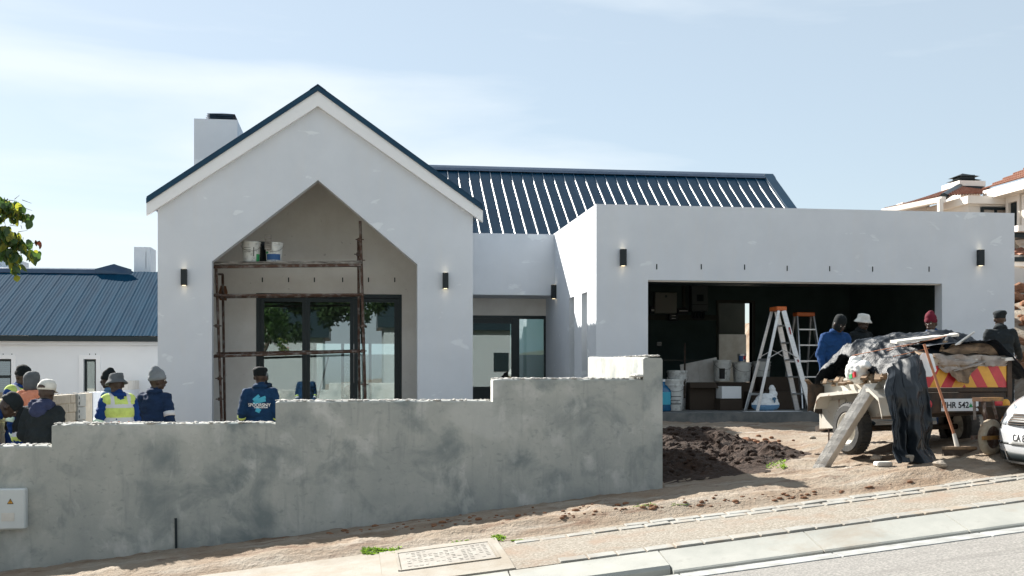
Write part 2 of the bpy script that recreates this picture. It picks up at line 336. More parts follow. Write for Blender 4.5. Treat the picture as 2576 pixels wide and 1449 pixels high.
def nz(x, y, z, s): return noise.noise(Vector((x*s, y*s, z*s)))
# ------------------------------------------------------------------ ground heights
def crossB(Y):
    pts = [(-30,-0.05),(7.2,0.0),(7.43,0.0),(7.8,0.10),(8.0,0.12),(8.9,0.15),(9.2,0.235),(9.9,0.235),(10.6,0.16),(12.0,0.17),(400,0.17)]
    for (a, b), (c, d) in zip(pts, pts[1:]):
        if Y <= c: return lerp(b, d, max(0, (Y-a)/(c-a)))
    return 0.17
def plane(X, Y): return 0.108*max(-30, min(30, X)) + crossB(Y)
def ground(X, Y, fine=True):
    z = plane(X, Y)
    if Y > 10.7 and X < 3.0:
        z = lerp(0.04*(X+1.0) if X < 1.5 else lerp(0.1, 0.6, sst(1.5, 3.0, X)), 0.04*(X+1), sst(14, 17, Y))
        z = min(z, 0.9)
    elif Y > 10.7:
        z2 = 0.80; w = sst(12.3, 14.8, Y) * (1 - sst(10.2, 13.0, X))
        z = lerp(z, z2, w)
        z += 1.75*sst(17.5, 25.5, Y)*sst(11.6, 12.8, X)
    if Y < 10.6:
        for k_, (yr, wd_, dp) in enumerate(((9.95, .035, .030), (9.35, .10, .022), (9.12, .06, .018))):
            q = (Y - yr - .10*math.sin(X*.9+k_) - .06*nz(X, k_, 0, 1.7))/wd_
            if abs(q) < 3: z -= dp*math.exp(-q*q)*max(0, .4+1.3*nz(X, k_*3, 0, .8))
    z += 0.085*sst(4.9, 6.3, X)*sst(8.9, 9.9, Y)*(1-sst(11.5, 13.5, Y))
    if fine and 8.8 < Y < 30 and -7 < X < 22:
        w = sst(8.8, 9.3, Y); k = 0.35 + 0.65*sst(2, 5, X)
        z += w*(0.035*nz(X, Y, 0, 0.9)*k + 0.022*nz(X, Y*1.4, 3, 2.6) + 0.015*nz(X, Y*1.5, 7, 9) + 0.012*nz(X, Y, 9, 20))
        if X > 11.5 and Y > 18: z += 0.25*nz(X, Y, 2, 0.8)*sst(11.6,13,X) + 0.10*nz(X, Y, 2, 3.1)
    if Y < 8.75: z = plane(X, Y) - 0.30
    return z
# ================================================================== SETTING
def axis_pts(segs):
    o = []
    for a, b, st in segs:
        n = max(1, round((b-a)/st)); o += [a + (b-a)*i/n for i in range(n)]
    return o + [segs[-1][1]]
XS = axis_pts([(-400,-60,60),(-60,-12,8),(-12,-3,0.4),(-3,8,0.045),(8,14,0.12),(14,24,0.5),(24,60,6),(60,400,60)])
YS = axis_pts([(-300,-20,40),(-20,8.4,2.8),(8.4,8.8,0.1),(8.8,12.6,0.045),(12.6,20,0.15),(20,30,0.35),(30,60,5),(60,500,55)])
g = MB(); nx = len(XS)
g.v = [(x, y, ground(x, y)) for y in YS for x in XS]
g.f = [(j*nx+i, j*nx+i+1, (j+1)*nx+i+1, (j+1)*nx+i) for j in range(len(YS)-1) for i in range(nx-1)]
gr = g.build('ground', m_dirt, clean=False, smooth=True); gr['kind'] = 'structure'
def sheet(name, m, x0, x1, y0, y1, lift, nxs=40, nys=6, **k):
    P = [[(lerp(x0,x1,i/nxs), lerp(y0,y1,j/nys), plane(lerp(x0,x1,i/nxs), lerp(y0,y1,j/nys)) + lift) for j in range(nys+1)] for i in range(nxs+1)]
    o = MB().grid(P).build(name, m, **k); o['kind'] = 'structure'; return o
road = sheet('road', m_road, -30, 30, -2.6, 7.22, 0.0)
sheet('opposite_lawn', m_lawn, -30, 30, -9.5, -2.75, 0.05)
# concrete channel, each length its own piece
def stone(name, m, parent, x0, x1, y0, y1, lift0, lift1, thick=0.1, jit=0.0, bev=0.006):
    b = MB(); gx = 0.006
    z = [(x, y) for x in (x0+gx, x1-gx) for y in (y0, y1)]
    dz = random.uniform(-jit, jit); t1 = random.uniform(-jit, jit)
    top = [(x0+gx, y0), (x1-gx, y0), (x1-gx, y1), (x0+gx, y1)]
    tz = [0.108*x + (lift0 if y == y0 else lift1) + dz + (t1 if x > x0+gx else 0) for x, y in top]
    b.add([(x, y, q-thick) for (x, y), q in zip(top, tz)] + [(x, y, q) for (x, y), q in zip(top, tz)],
          [(0,3,2,1),(4,5,6,7),(0,1,5,4),(1,2,6,5),(2,3,7,6),(3,0,4,7)])
    return b.build(name, m, parent, bevel=bev)
channel = MB().box(-14, 14, 7.23, 7.40, -2, -1.9).build('channel_bed', m_slab); channel['kind'] = 'structure'
for i in range(-12, 13): stone('channel_stone', m_line, channel, i*1.1, i*1.1+1.1, 7.225, 7.40, 0.006, 0.004, bev=0.004)
kerb = sheet('kerb', m_slab, -14, 14, 7.42, 7.83, -0.035, 28, 2)
kx = [2.228-1.1*6 + 1.09*i for i in range(17)]
for i, x in enumerate(kx):
    if abs(x+0.5-1.7) < 0.6 or x < 1.0:            # upright, lower kerb before the driveway
        b = MB(); x0, x1 = x+0.006, x+1.084; sl = 0.0
        P = [(7.47,-0.1),(7.475,0.028),(7.50,0.052),(7.80,0.102),(7.80,-0.1)]
    else:
        b = MB(); x0, x1 = x+0.006, x+1.084; P = [(7.43,-0.1),(7.43,0.012),(7.445,0.022),(7.79,0.102),(7.80,0.10),(7.80,-0.1)]
    n = len(P); b.add([(x0, y, 0.108*x0+z) for y, z in P] + [(x1, y, 0.108*x1+z) for y, z in P],
        [tuple(range(n))[::-1], tuple(range(n, 2*n))] + [(k, (k+1)%n, (k+1)%n+n, k+n) for k in range(n)])
    b.build('kerb_stone', m_kerb, kerb)
foot = sheet('footpath', m_side, 1.1, 14, 7.82, 8.86, 0.0, 60, 10)
foot2 = sheet('footpath_concrete', m_pale, -14, 0.2, 7.82, 8.95, 0.002, 30, 6)
edging = sheet('edging_bed', m_side, 1.2, 14, 7.82, 7.96, 0.001, 20, 2)
x = 1.45
while x < 7.0:
    stone('paver', m_paver, edging, x, x+0.21, 7.815, 7.93, 0.114, 0.121, 0.05, 0.003, 0.004); x += 0.213
x = 1.25
while x < 7.2:
    off = 0.05*math.sin(x*1.1)
    stone('paver', m_paver, edging, x, x+0.205, 8.60+off, 8.70+off, 0.148, 0.152, 0.05, 0.004, 0.005)
    if x > 1.9: stone('paver', m_paver, edging, x+0.07, x+0.275, 8.708+off, 8.80+off, 0.154, 0.159, 0.05, 0.004, 0.005)
    x += 0.21
# meter chamber slab with cast lid
cs = thing('inspection_chamber', 'pale concrete chamber slab with rectangular cast lid beside the kerb', 'manhole cover', (0.7, 8.3, 0.2))
b = MB(); P = [[(lerp(0.2,1.13,i/6)+0.04*(j/4)*0, lerp(7.82,8.93,j/4), plane(lerp(0.2,1.13,i/6), lerp(7.82,8.93,j/4))+0.012) for j in range(5)] for i in range(7)]
b.grid(P); b.build('slab', m_pale, cs, solid=0.05)
fr = MB()
def lidz(x, y): return plane(x, y) + 0.014
for (xa, ya, xb, yb) in ((0.33,8.15,1.06,8.15),(0.33,8.80,1.06,8.80),(0.33,8.15,0.33,8.80),(1.06,8.15,1.06,8.80)):
    fr.beam((xa,ya,lidz(xa,ya)+0.000), (xb,yb,lidz(xb,yb)+0.000), 0.022, 0.014)
fr.build('frame', m_pale, cs)
P = [[(lerp(0.35,1.04,i/4), lerp(8.17,8.78,j/4), lidz(lerp(0.35,1.04,i/4), lerp(8.17,8.78,j/4))+0.004) for j in range(5)] for i in range(5)]
lid = MB().grid(P).build('lid', m_iron, cs)
st = MB()
for i in range(15):
    for j in range(9):
        if random.random() < 0.6:
            xx = 0.40+i*0.042; yy = 8.24+j*0.06; zz = lidz(xx, yy)+0.0035; st.beam((xx,yy,zz),(xx+0.024,yy+random.uniform(-.02,.02),zz+0.0026),0.012,0.006)
st.build('raised_lettering', m_iron, lid, kind='stuff')
# ------------------------------------------------------------------ front garden wall (new, plastered)
fw = thing('boundary_wall', 'unpainted grey cement plastered wall stepping down the street in front of the garden', 'wall', (0, 10.65, 0))
YW = 10.65; TH = 0.19
steps = [(-9, 130, 1120), (130, 693, 1064), (693, 1240, 1007), (1240, 1662, 952)]
wx = lambda px: at(px, 1000, YW).x
prof = []
for a, b_, y in steps:
    xa = -9 if a == -9 else wx(a); xb = wx(b_) if b_ != 1662 else 3.0
    z = at((max(a, 0)+b_)/2, y, YW).z; prof.append((xa, xb, z))
def wallmesh(xa, xb, z, seed):
    n = max(2, int((xb-xa)/0.05)); P = []
    for i in range(n+1):
        x = lerp(xa, xb, i/n); e = 0.012*nz(x, seed, 0, 7) + 0.008*nz(x, seed, 0, 30) - .03*max(0, 1-(x-xa)/.035)*.5 - .03*max(0, 1-(xb-x)/.03)*.5; zb = -1.2
        row = [(x, YW, zb)] + [(x, YW+0.004*nz(x, 0, zz, 2), zz) for zz in [lerp(plane(x, YW)-0.15, z-0.02, k/8) for k in range(9)]] + [(x, YW+0.008, z-0.008+e), (x, YW+0.03, z+e), (x, YW+TH-0.02, z+e*0.7), (x, YW+TH, z-0.02), (x, YW+TH, zb)]
        P.append(row)
    return P
PP = []
for k, (xa, xb, z) in enumerate(prof):
    PP += wallmesh(xa, xb - (0.0 if k < 3 else 0.195), z, k)
w = MB(); w.grid(PP); m0 = len(PP[0]); w.f.append(tuple(range(m0))); base = len(w.v)-m0; w.f.append(tuple(base+i for i in range(m0))[::-1])
w.build('wall_body', m_conc, fw, smooth=False)
# return wall towards the garage
zt = at(1645, 900, YW).z
rw = MB(); P = []
for i in range(50):
    y = lerp(YW-0.002, 13.25, i/49); zz = zt + 0.05*(y-YW)/2.6 + 0.008*nz(0, y, 0, 9); P.append([(2.805, y, -1), (2.805, y, lerp(0.2, zz-0.02, .5)), (2.805, y, zz-0.012), (2.83, y, zz), (2.985, y, zz-0.002), (3.0, y, zz-0.02), (3.0+0.003*nz(y,0,0,3), y, -1)])
rw.grid(P); rw.f.append((0,1,2,3,4,5,6)); rw.f.append(tuple(len(rw.v)-7+i for i in range(7))[::-1])
rw.build('return_wall', m_conc, fw)
cr = MB()
def crumbs(x0, x1, y0, y1, z, n, smax=0.02):
    for i in range(n):
        s = random.uniform(0.006, smax); c = (random.uniform(x0, x1), random.uniform(y0, y1), z + s*0.2)
        cr.ball(c, (s*random.uniform(.8,2.2), s*random.uniform(.8,1.6), s*random.uniform(.4,.8)), 6, 4)
for xa, xb, z in prof: crumbs(max(xa,-3.2), xb-0.03 if xb < 3 else 2.79, YW+0.0, YW+TH, z-0.002, int((xb-max(xa,-3.2))*110), 0.017)
crumbs(2.82, 2.99, YW, 13.2, zt+0.02, 120, 0.02); crumbs(2.72, 2.80, YW, YW+.15, prof[3][2]+0.02, 60, 0.03)
crumbs(-2.0, 2.7, YW+0.12, YW+0.17, prof[0][2]-3, 0)
cr.build('mortar_crust', m_crust, fw, kind='stuff')
px = at(444, 1300, YW); MB().tube((px.x, YW-0.012, plane(px.x, YW)-0.1), (px.x-0.005, YW-0.012, at(444,1303,YW).z), 0.011, n=8).build('conduit', m_frame, fw)
# electrical meter box on the wall
a = at(-40, 1228, YW); c = at(71, 1328, YW)
bx = thing('meter_box', 'light grey electrical meter box with warning triangle fixed to the cement wall', 'meter box', (a.x, YW-0.1, c.z))
b = MB(); b.box(a.x, c.x, YW-0.10, YW-0.003, c.z, a.z); b.build('door', m_boxp, bx, bevel=0.012, smooth=False)
t1 = at(26, 1262, YW-0.1); tri = MB(); s = 0.028; tri.prism([(t1.x-s, t1.z-s*.75), (t1.x+s, t1.z-s*.75), (t1.x, t1.z+s)], YW-0.1035, YW-0.1005); tri.build('warning_triangle', m_blk, bx)
s = 0.021; tri = MB(); tri.prism([(t1.x-s, t1.z-s*.72), (t1.x+s, t1.z-s*.72), (t1.x, t1.z+s*.9)], YW-0.105, YW-0.1038); tri.build('warning_face', m_yel, bx)
bo = MB(); bo.prism([(t1.x-.002,t1.z+.011),(t1.x+.004,t1.z+.011),(t1.x+.001,t1.z+.001),(t1.x+.006,t1.z+.001),(t1.x-.002,t1.z-.013),(t1.x,t1.z-.002),(t1.x-.005,t1.z-.002)], YW-0.1062, YW-0.1052); bo.build('bolt_symbol', m_blk, bx)
p0 = at(20, 1300, YW-.1); MB().box(p0.x-0.055, p0.x+0.055, YW-0.103, YW-0.1005, p0.z-0.04, p0.z+0.035).build('paper_label', m_board, bx)
# ================================================================== HOUSE
H = thing('house', 'new white gabled house with open garage, steel roof and glazed porch', 'house', (-0.6, 20, 0.5))
YG = 20.0; XC = -0.625; GL, GR = -3.36, 2.12; SL = 0.70           # gable front
def rz(x, apex=6.50): return apex - SL*abs(x-XC)
OL, OR_, OS, OA = -2.448, 1.125, 3.575, 5.04
gw = MB()
# gable front wall around its five sided opening: polygons butted on the opening's edges
TW = 0.23
def slab_poly(pts): gw.prism(pts, YG, YG+TW)
slab_poly([(GL,-0.5),(OL,-0.5),(OL,OS),(GL,OS)]); slab_poly([(OR_,-0.5),(GR,-0.5),(GR,OS),(OR_,OS)])
slab_poly([(GL,OS),(OL,OS),(XC,OA),(XC,rz(XC)),(GL,rz(GL))]); slab_poly([(OR_,OS),(GR,OS),(GR,rz(GR)),(XC,rz(XC)),(XC,OA)])
gw.build('gable_wall', m_white, H, merge=True)
# side walls of the gable block
sw = MB(); sw.box(GL, GL+0.22, YG+TW, 30, -0.5, rz(GL)-0.02); sw.box(GR-0.22, GR, YG+TW, 22.47, -0.5, rz(GR)-0.02); sw.build('side_wall', m_white, H)
# porch lining
YP = 21.95
D0 = at(644, 737, YP); D1 = at(1011, 738, YP); FLZ = 0.15
pw = MB()
pw.box(-3.14, D0.x, YP, YP+0.22, -0.3, 4.0); pw.box(D1.x, 1.9, YP, YP+0.22, -0.3, 4.0); pw.box(D0.x, D1.x, YP, YP+0.22, D0.z, 4.0)
pw.prism([(-3.14, 4.0), (1.9, 4.0), (1.9, rz(1.9)-0.12), (XC, rz(XC)-0.12), (-3.14, rz(-3.14)-0.12)], YP, YP+0.22)
pw.build('porch_back_wall', m_porch, H, merge=True)
pc = MB()
for sgn in (-1, 1):
    xe = GL+0.22 if sgn < 0 else GR-0.22
    pc.prism([(XC, rz(XC)-0.14), (xe, rz(xe)-0.14), (xe, rz(xe)-0.20), (XC, rz(XC)-0.20)], YG+TW, YP)
pc.build('porch_ceiling', m_porch, H)
MB().box(-3.14, 1.9, YG+TW, YP, -0.4, FLZ).build('porch_floor', m_slab, H)
for px_ in (660, 726, 791, 862, 927, 993):
    p = at(px_, 704, YP); MB().box(p.x-0.011, p.x+0.011, YP-0.006, YP+0.01, p.z-0.045, p.z+0.045).build('weep_slot', m_dark, H)
# steel roof of the gable block: flat sheets between ribs, seen edge on
for sgn in (-1, 1):
    ex = -3.53 if sgn < 0 else 2.29
    pts = [(XC, 6.67), (ex, 6.67-SL*abs(ex-XC)), (ex, 6.67-SL*abs(ex-XC)-0.085), (XC, 6.67-0.085)]
    MB().prism(pts, YG-0.14, 30.2).build('gable_roof', m_roof, H)
    rb = MB(); y = YG - 0.1
    while y < 30:
        rb.prism([(XC, 6.702), (ex, 6.702-SL*abs(ex-XC)), (ex, 6.671-SL*abs(ex-XC)), (XC, 6.671)], y, y+0.05); y += 0.24
    rb.build('roof_rib', m_roof, H, kind='stuff')
    t0 = 6.67-0.087; e2 = ex
    MB().prism([(XC, t0), (e2, t0-SL*abs(e2-XC)), (e2, t0-SL*abs(e2-XC)-0.205), (XC+sgn*0.0, t0-0.26)], YG-0.11, YG-0.002).build('barge_board', m_barge, H)
MB().prism([(XC-0.14, 6.60),(XC, 6.70),(XC+0.14, 6.60),(XC+.14,6.585),(XC,6.683),(XC-.14,6.585)], YG-0.145, 30.2).build('ridge_cap', m_flash, H)
bl = MB(); fx = -1.35
for (xa, xb) in ((-2.95,-2.6),(-2.7,-1.1)):
    za = 6.74 - SL*abs(xa-XC); zb = 6.74 - SL*abs(xb-XC); bl.beam((xa, 22.5, za), (xb, 22.5, zb), 1.0, 0.03)
bl.build('solar_panel_rail', m_gal, H)
# chimney with layered cowl
ca = at(488, 298, 24); cb = at(597, 298, 24)
ch = MB().box(ca.x, cb.x, 24.0, 25.3, 4.2, ca.z).build('chimney', m_white, H)
cx, cy = (ca.x+cb.x)/2+0.07, 24.65; cw = MB()
for k, (hw, z0) in enumerate(((0.30, 0.06), (0.315, 0.11), (0.30, 0.155))):
    zz = ca.z + z0; cw.add([(cx-hw, cy-hw*1.2, zz-.01), (cx+hw, cy-hw*1.2, zz-.02), (cx+hw, cy+hw*1.2, zz), (cx-hw, cy+hw*1.2, zz-.01), (cx-hw*.55, cy-hw*.5, zz+0.035), (cx+hw*.55, cy-hw*.5, zz+0.035), (cx+hw*.55, cy+hw*.5, zz+0.035), (cx-hw*.55, cy+hw*.5, zz+0.035)], [(0,3,2,1),(4,5,6,7),(0,1,5,4),(1,2,6,5),(2,3,7,6),(3,0,4,7)])
zz = ca.z+0.185; hw = .29; cw.add([(cx-hw,cy-hw*1.2,zz),(cx+hw,cy-hw*1.2,zz),(cx+hw,cy+hw*1.2,zz),(cx-hw,cy+hw*1.2,zz),(cx,cy,zz+0.10)], [(0,1,4),(1,2,4),(2,3,4),(3,0,4),(0,3,2,1)])
cw.box(cx-.24, cx+.24, cy-.28, cy+.28, ca.z, ca.z+.185)
cw.build('chimney_cowl', m_flash, ch)
# ---- entry link
YE = 22.47; ZE = 4.47
ew = MB(); eb = at(1300, 742, YE).z
ew.box(GR, 4.06, YE, YE+0.25, eb, ZE); ew.build('entry_parapet', m_white, H)
YD = 23.5
MB().box(GR-0.2, 4.06, YE+.25, YD+.25, eb, eb+0.1).build('entry_soffit', m_white, H)
de = [at(1195, 793, YD), at(1376, 793, YD)]
MB().box(GR-0.2, 4.06, YD, YD+0.2, de[0].z, eb-0.002).build('entry_lintel', m_porch, H)
xd = [GR-0.15, at(1287, 800, YD).x, at(1307, 800, YD).x, at(1376, 800, YD).x]
MB().box(xd[3], 4.06, YD, YD+.2, 0, de[0].z).build('entry_side_panel', m_white, H)
MB().box(GR-0.2, GR, YE, 30, -.3, ZE-.5).build('hall_wall', m_white, H)
ed = MB(); zt0 = de[0].z; FE = 0.45
ed.box(xd[0], xd[3]-.002, YD+.02, YD+.09, zt0-.07, zt0-.002); ed.box(xd[1], xd[2], YD+.02, YD+.09, FE, zt0-.071); ed.box(xd[3]-.06, xd[3]-.002, YD+.02, YD+.09, FE, zt0-.071)
ed.box(xd[0], xd[1]-.001, YD+.03, YD+.08, zt0-.17, zt0-.072); ed.box(xd[0], xd[1]-.001, YD+.03, YD+.08, FE, FE+.9)
edo = ed.build('front_door', m_frame, H)
MB().box(xd[0], xd[3]-.06, YD+.045, YD+.055, FE, zt0-.07).build('pane', g_win, edo)
MB().box(xd[1]-.06, xd[1]-.02, YD-.03, YD+.02, 1.25, 1.28).build('handle', m_gal, edo)
MB().box(GR-.2, 4.06, YD+.3, 29, FE-.1, FE).build('hall_floor', m_slab, H)
MB().box(GR, 4.06, 29, 29.2, 0, 4).build('hall_back_wall', m_inner2, H)
# ---- garage block
YF = 18.5; GX0, GX1 = 4.059, 11.686; GZ = 4.49; OX0, OX1, OZ, FZ = 4.957, 10.305, 3.213, 0.963
gf = MB(); gf.box(GX0, OX0, YF, YF+.25, 0.2, OZ); gf.box(OX1, GX1, YF, YF+.25, 0.2, OZ); gf.box(GX0, GX1, YF, YF+.25, OZ, GZ)
gf.build('garage_front_wall', m_white, H, merge=True)
# side wall with two tall slit windows
wA = (at(1433,727,1).x, 0)
def yside(px_): a_ = ray(px_, 900); return GX0*a_[1]/a_[0]
slits = [(yside(1432), yside(1444.5)), (yside(1463), yside(1477))]
slits = sorted([(min(s_), max(s_)) for s_ in slits])
gs = MB(); y0 = YF+.25; zt_, zb_ = 3.06, 1.0
for (a0, a1) in slits:
    gs.box(GX0, GX0+.24, y0, a0, 0.1, GZ); gs.box(GX0, GX0+.24, a0, a1, zt_, GZ); gs.box(GX0, GX0+.24, a0, a1, 0.1, zb_); y0 = a1
gs.box(GX0, GX0+.24, y0, YE+1.3, 0.1, GZ)
gs.build('garage_side_wall', m_white, H, merge=True)
for (a0, a1) in slits:
    wf = MB(); X = GX0+.16
    wf.box(X, X+.05, a0, a1, zb_, zb_+.05); wf.box(X, X+.05, a0, a1, zt_-.05, zt_); wf.box(X, X+.05, a0, a0+.05, zb_+.05, zt_-.05); wf.box(X, X+.05, a1-.05, a1, zb_+.05, zt_-.05); wf.box(X, X+.05, a0+.05, a1-.05, 2.0, 2.05)
    wo = wf.build('slit_window', m_frame, H); MB().box(X+.02, X+.028, a0+.05, a1-.05, zb_+.05, zt_-.05).build('pane', g_win, wo)
gb = MB(); gb.box(GX1-.25, GX1, YF+.25, 25.0, 0.2, GZ); gb.build('garage_right_wall', m_white, H)
IB = 24.6
ib = MB(); ib.box(GX0+.24, 8.25, IB, IB+.2, .5, 4.0); ib.box(9.05, GX1-.25, IB, IB+.2, .5, 4.0); ib.box(8.25, 9.05, IB, IB+.2, 3.25, 4.0)
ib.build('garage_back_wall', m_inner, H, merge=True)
MB().box(8.0, 9.6, 26.6, 26.7, .5, 3.6).build('store_back_wall', m_inner2, H)
sb = MB(); sb.box(8.9, 9.6, 26.52, 26.59, 1.2, 2.6); sbo = sb.build('store_window', m_board, H)
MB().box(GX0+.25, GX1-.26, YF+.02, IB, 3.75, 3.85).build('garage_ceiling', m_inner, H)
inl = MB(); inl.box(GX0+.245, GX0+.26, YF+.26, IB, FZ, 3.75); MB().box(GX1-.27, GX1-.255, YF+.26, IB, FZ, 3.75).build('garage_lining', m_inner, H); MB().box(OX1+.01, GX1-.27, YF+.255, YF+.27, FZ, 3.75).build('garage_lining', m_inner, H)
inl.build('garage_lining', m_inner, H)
MB().box(GX0, GX1, YF-.35, IB+2.0, 0.55, FZ).build('garage_floor_slab', m_slab, H)
MB().box(OX0, OX1, YF+.06, YF+.12, OZ-.02, OZ+.0-.002).build('door_track', m_porch, H)
MB().box(OX0+.05, OX1-.05, YF+.30, YF+.75, OZ-.02, OZ+.18).build('rolled_door', m_frame, H)
for px_, py_ in ((1652,671),(1764,671),(1873,672),(1980,675),(2087,676),(2195,677),(2337,677)):
    p = at(px_, py_, YF); MB().box(p.x-.009, p.x+.009, YF-.006, YF+.01, p.z-.045, p.z+.045).build('weep_slot', m_dark, H)
rt = MB(); rt.box(GX0+.1, GX1-.1, YF+.25, 24.9, GZ-.45, GZ-.35); rt.build('garage_flat_roof', m_slab, H)
# ---- main roof, sheet by sheet
RY, RZ_, EY, EZ = 25.5, 6.33, 22.75, 4.42
LX0, LX1 = 0.9, 9.95
dirv = Vector((0, EY-RY, EZ-RZ_)); L_ = dirv.length; dirv.normalize(); nrm = Vector((0, dirv.z, -dirv.y)); nrm = nrm if nrm.z > 0 else -nrm
pitch = 0.243; cnt = int((LX1-0.12-LX0)/pitch)
protos = []
for q_ in range(7):
    wl = (.0235, .0215, .0195, .0178, .0162, .0148, .0138)[q_]
    pm = MB(); pr = [(0, 0.0), (pitch-.024-wl*.58, 0.0), (pitch-.024, 0.014), (pitch-.020, 0.028), (pitch-.012, 0.032), (pitch-.004, 0.024), (pitch, 0.0)]
    P = [[Vector((x, RY, RZ_)) + dirv*(L_*k/10) + nrm*(h*(1+.12*math.sin(k*1.3+q_)) + 0.0012*math.sin(k*2.1+q_)) for x, h in pr] for k in range(11)]
    pm.grid(P); protos.append(pm.build('roof_sheet', m_roof, H))
used_ = set()
for k in range(cnt):
    q_ = min(6, max(0, int(k/cnt*7) + random.choice((0, 0, 0, 1, -1)))) 
    o = protos[q_] if q_ not in used_ else protos[q_].copy()
    if q_ in used_: C.objects.link(o)
    used_.add(q_); o.location = (LX0 + k*pitch, random.uniform(-.003, .003), random.uniform(-.003, .003))
xe = LX0 + cnt*pitch
vb = MB(); a_ = Vector((0, RY, RZ_)); b_ = a_ + dirv*(L_+.3)
for (w0, w1, h0, h1) in ((xe, xe+.22, .06, .06), (xe+.22, xe+.24, .06, -.14), (xe, xe+.01, 0, .06)):
    vb.add([a_+Vector((w0,0,0))+nrm*h0, a_+Vector((w1,0,0))+nrm*h1, b_+Vector((w1,0,0))+nrm*h1, b_+Vector((w0,0,0))+nrm*h0], [(0,1,2,3)])
vb.build('verge_flashing', m_roof, H, solid=0.004)
rc = MB(); n_ = 90
P = []
for i in range(n_+1):
    X = lerp(LX0, xe+.25, i/n_); w = 0.012*nz(X, 0, 0, 2.2) + 0.006*nz(X, 4, 0, 6)
    P.append([Vector((X, RY, RZ_)) + dirv*(0.20+w) + nrm*(0.042+w*.6), Vector((X, RY, RZ_)) + dirv*0.10 + nrm*(0.048+w), Vector((X, RY, RZ_+.065)), Vector((X, RY+.10, RZ_+.0)), Vector((X, RY+.2, RZ_-.07))])
rc.grid(P); rc.build('ridge_flashing', m_flash, H, smooth=True)
MB().add([(LX0,RY,RZ_),(xe+.2,RY,RZ_),(xe+.2,28.3,EZ),(LX0,28.3,EZ)], [(0,1,2,3)]).build('rear_roof_slope', m_roof, H, solid=.01)
MB().prismx([(22.75,4.38),(25.5,6.28),(28.2,4.38),(28.2,4.1),(22.75,4.1)], xe-.1, xe+.1).build('end_wall', m_white, H)
# ---- sliding glass doors in the porch
DZ0 = FLZ; DT = D0.z
df = MB(); Yd = YP+.05
xs = [at(q, 900, YP).x for q in (644, 662, 758, 781, 878, 902, 1000, 1011)]
def mem(x0, x1, z0, z1, y=Yd, d=.08): df.box(x0, x1, y, y+d, z0, z1)
mem(xs[0], xs[7], DT-.075, DT-.002, Yd-.03, .13); mem(xs[0], xs[0]+.07, DZ0, DT-.077, Yd-.03, .13); mem(xs[7]-.07, xs[7], DZ0, DT-.077, Yd-.03, .13); mem(xs[0], xs[7], DZ0-.1, DZ0)
dfo = df.build('sliding_door', m_frame, H)
for (a0, a1, yy) in ((xs[0]+.07, (xs[2]+xs[3])/2, .0), ((xs[2]+xs[3])/2+.002, (xs[4]+xs[5])/2, .0), ((xs[4]+xs[5])/2+.002, xs[7]-.07, 0)):
    lf = MB(); y_ = Yd+.01; ww = .075
    lf.box(a0, a0+ww, y_, y_+.05, DZ0, DT-.08); lf.box(a1-ww, a1, y_, y_+.05, DZ0, DT-.08); lf.box(a0+ww, a1-ww, y_, y_+.05, DT-.08-ww, DT-.08); lf.box(a0+ww, a1-ww, y_, y_+.05, DZ0, DZ0+.1)
    lf.build('door_leaf', m_frame, dfo)
    MB().box(a0+ww, a1-ww, y_+.02, y_+.03, DZ0+.1, DT-.08-ww).build('pane', g_door, dfo)
# room behind the glass
rm = MB(); rm.box(-3.14, 1.9, YP+.22, 27.0, -.2, FLZ); rm.box(-3.1, -.95, 27.0, 27.2, FLZ, 3.3); rm.box(1.05, 1.9, 27.0, 27.2, FLZ, 3.3); rm.box(-.95, 1.05, 27.0, 27.2, 2.35, 3.3)
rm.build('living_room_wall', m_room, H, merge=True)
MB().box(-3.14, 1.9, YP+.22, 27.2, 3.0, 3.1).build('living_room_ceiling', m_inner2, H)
rf = MB()
for x_ in (-.95, -.3, .35, .98): rf.box(x_, x_+.07, 27.02, 27.08, FLZ, 2.35)
rf.build('rear_door_frame', m_frame, H)
# ---- wall lamps
def wall_lamp(p, along='x', hh=.14):
    x, y, z = p
    b = MB()
    if along == 'x': b.box(x-.05, x+.05, y-.10, y-.002, z-hh, z+hh)
    else: b.box(x-.10, x-.002, y-.05, y+.05, z-hh, z+hh)
    o = b.build('wall_lamp', m_black, H, bevel=.004)
    for s_ in (-1, 1):
        zz = z+s_*(hh+.0015); gl = MB()
        if along == 'x': gl.box(x-.03, x+.03, y-.08, y-.02, zz-.001, zz+.001)
        else: gl.box(x-.08, x-.02, y-.03, y+.03, zz-.001, zz+.001)
        gl.build('lamp_glow', m_lamp, o)
        ld = bpy.data.lights.new('lamp_light', 'SPOT'); ld.energy = 0.09; ld.color = (1, .8, .55); ld.spot_size = R(95); ld.spot_blend = .8; ld.shadow_soft_size = .02
        lo_ = bpy.data.objects.new('lamp_light', ld); C.objects.link(lo_); lo_.parent = o
        off = Vector((0, -.05, 0)) if along == 'x' else Vector((-.05, 0, 0))
        lo_.location = Vector((x, y, z + s_*(hh+.006))) + off - ORG[H.name]; lo_.rotation_euler = (R(180) if s_ > 0 else 0, 0, 0)
for q in ((464, 698, YG), (1120, 706.5, YG), (1566, 648.5, YF), (2463, 649, YF)): wall_lamp(at(*q))
ye = yside(1399); wall_lamp((GX0, ye, at(1399, 734, ye).z), 'y')
# ---- exposed patch by the porch wall
pp = at(562, 738, YP)
hole = MB(); hole.prism([(pp.x-.07,pp.z-.13),(pp.x+.06,pp.z-.14),(pp.x+.08,pp.z+.02),(pp.x+.05,pp.z+.14),(pp.x-.05,pp.z+.15),(pp.x-.09,pp.z+.02)], YP-.008, YP+.01); hole.build('exposed_brick_patch', m_clod, H)
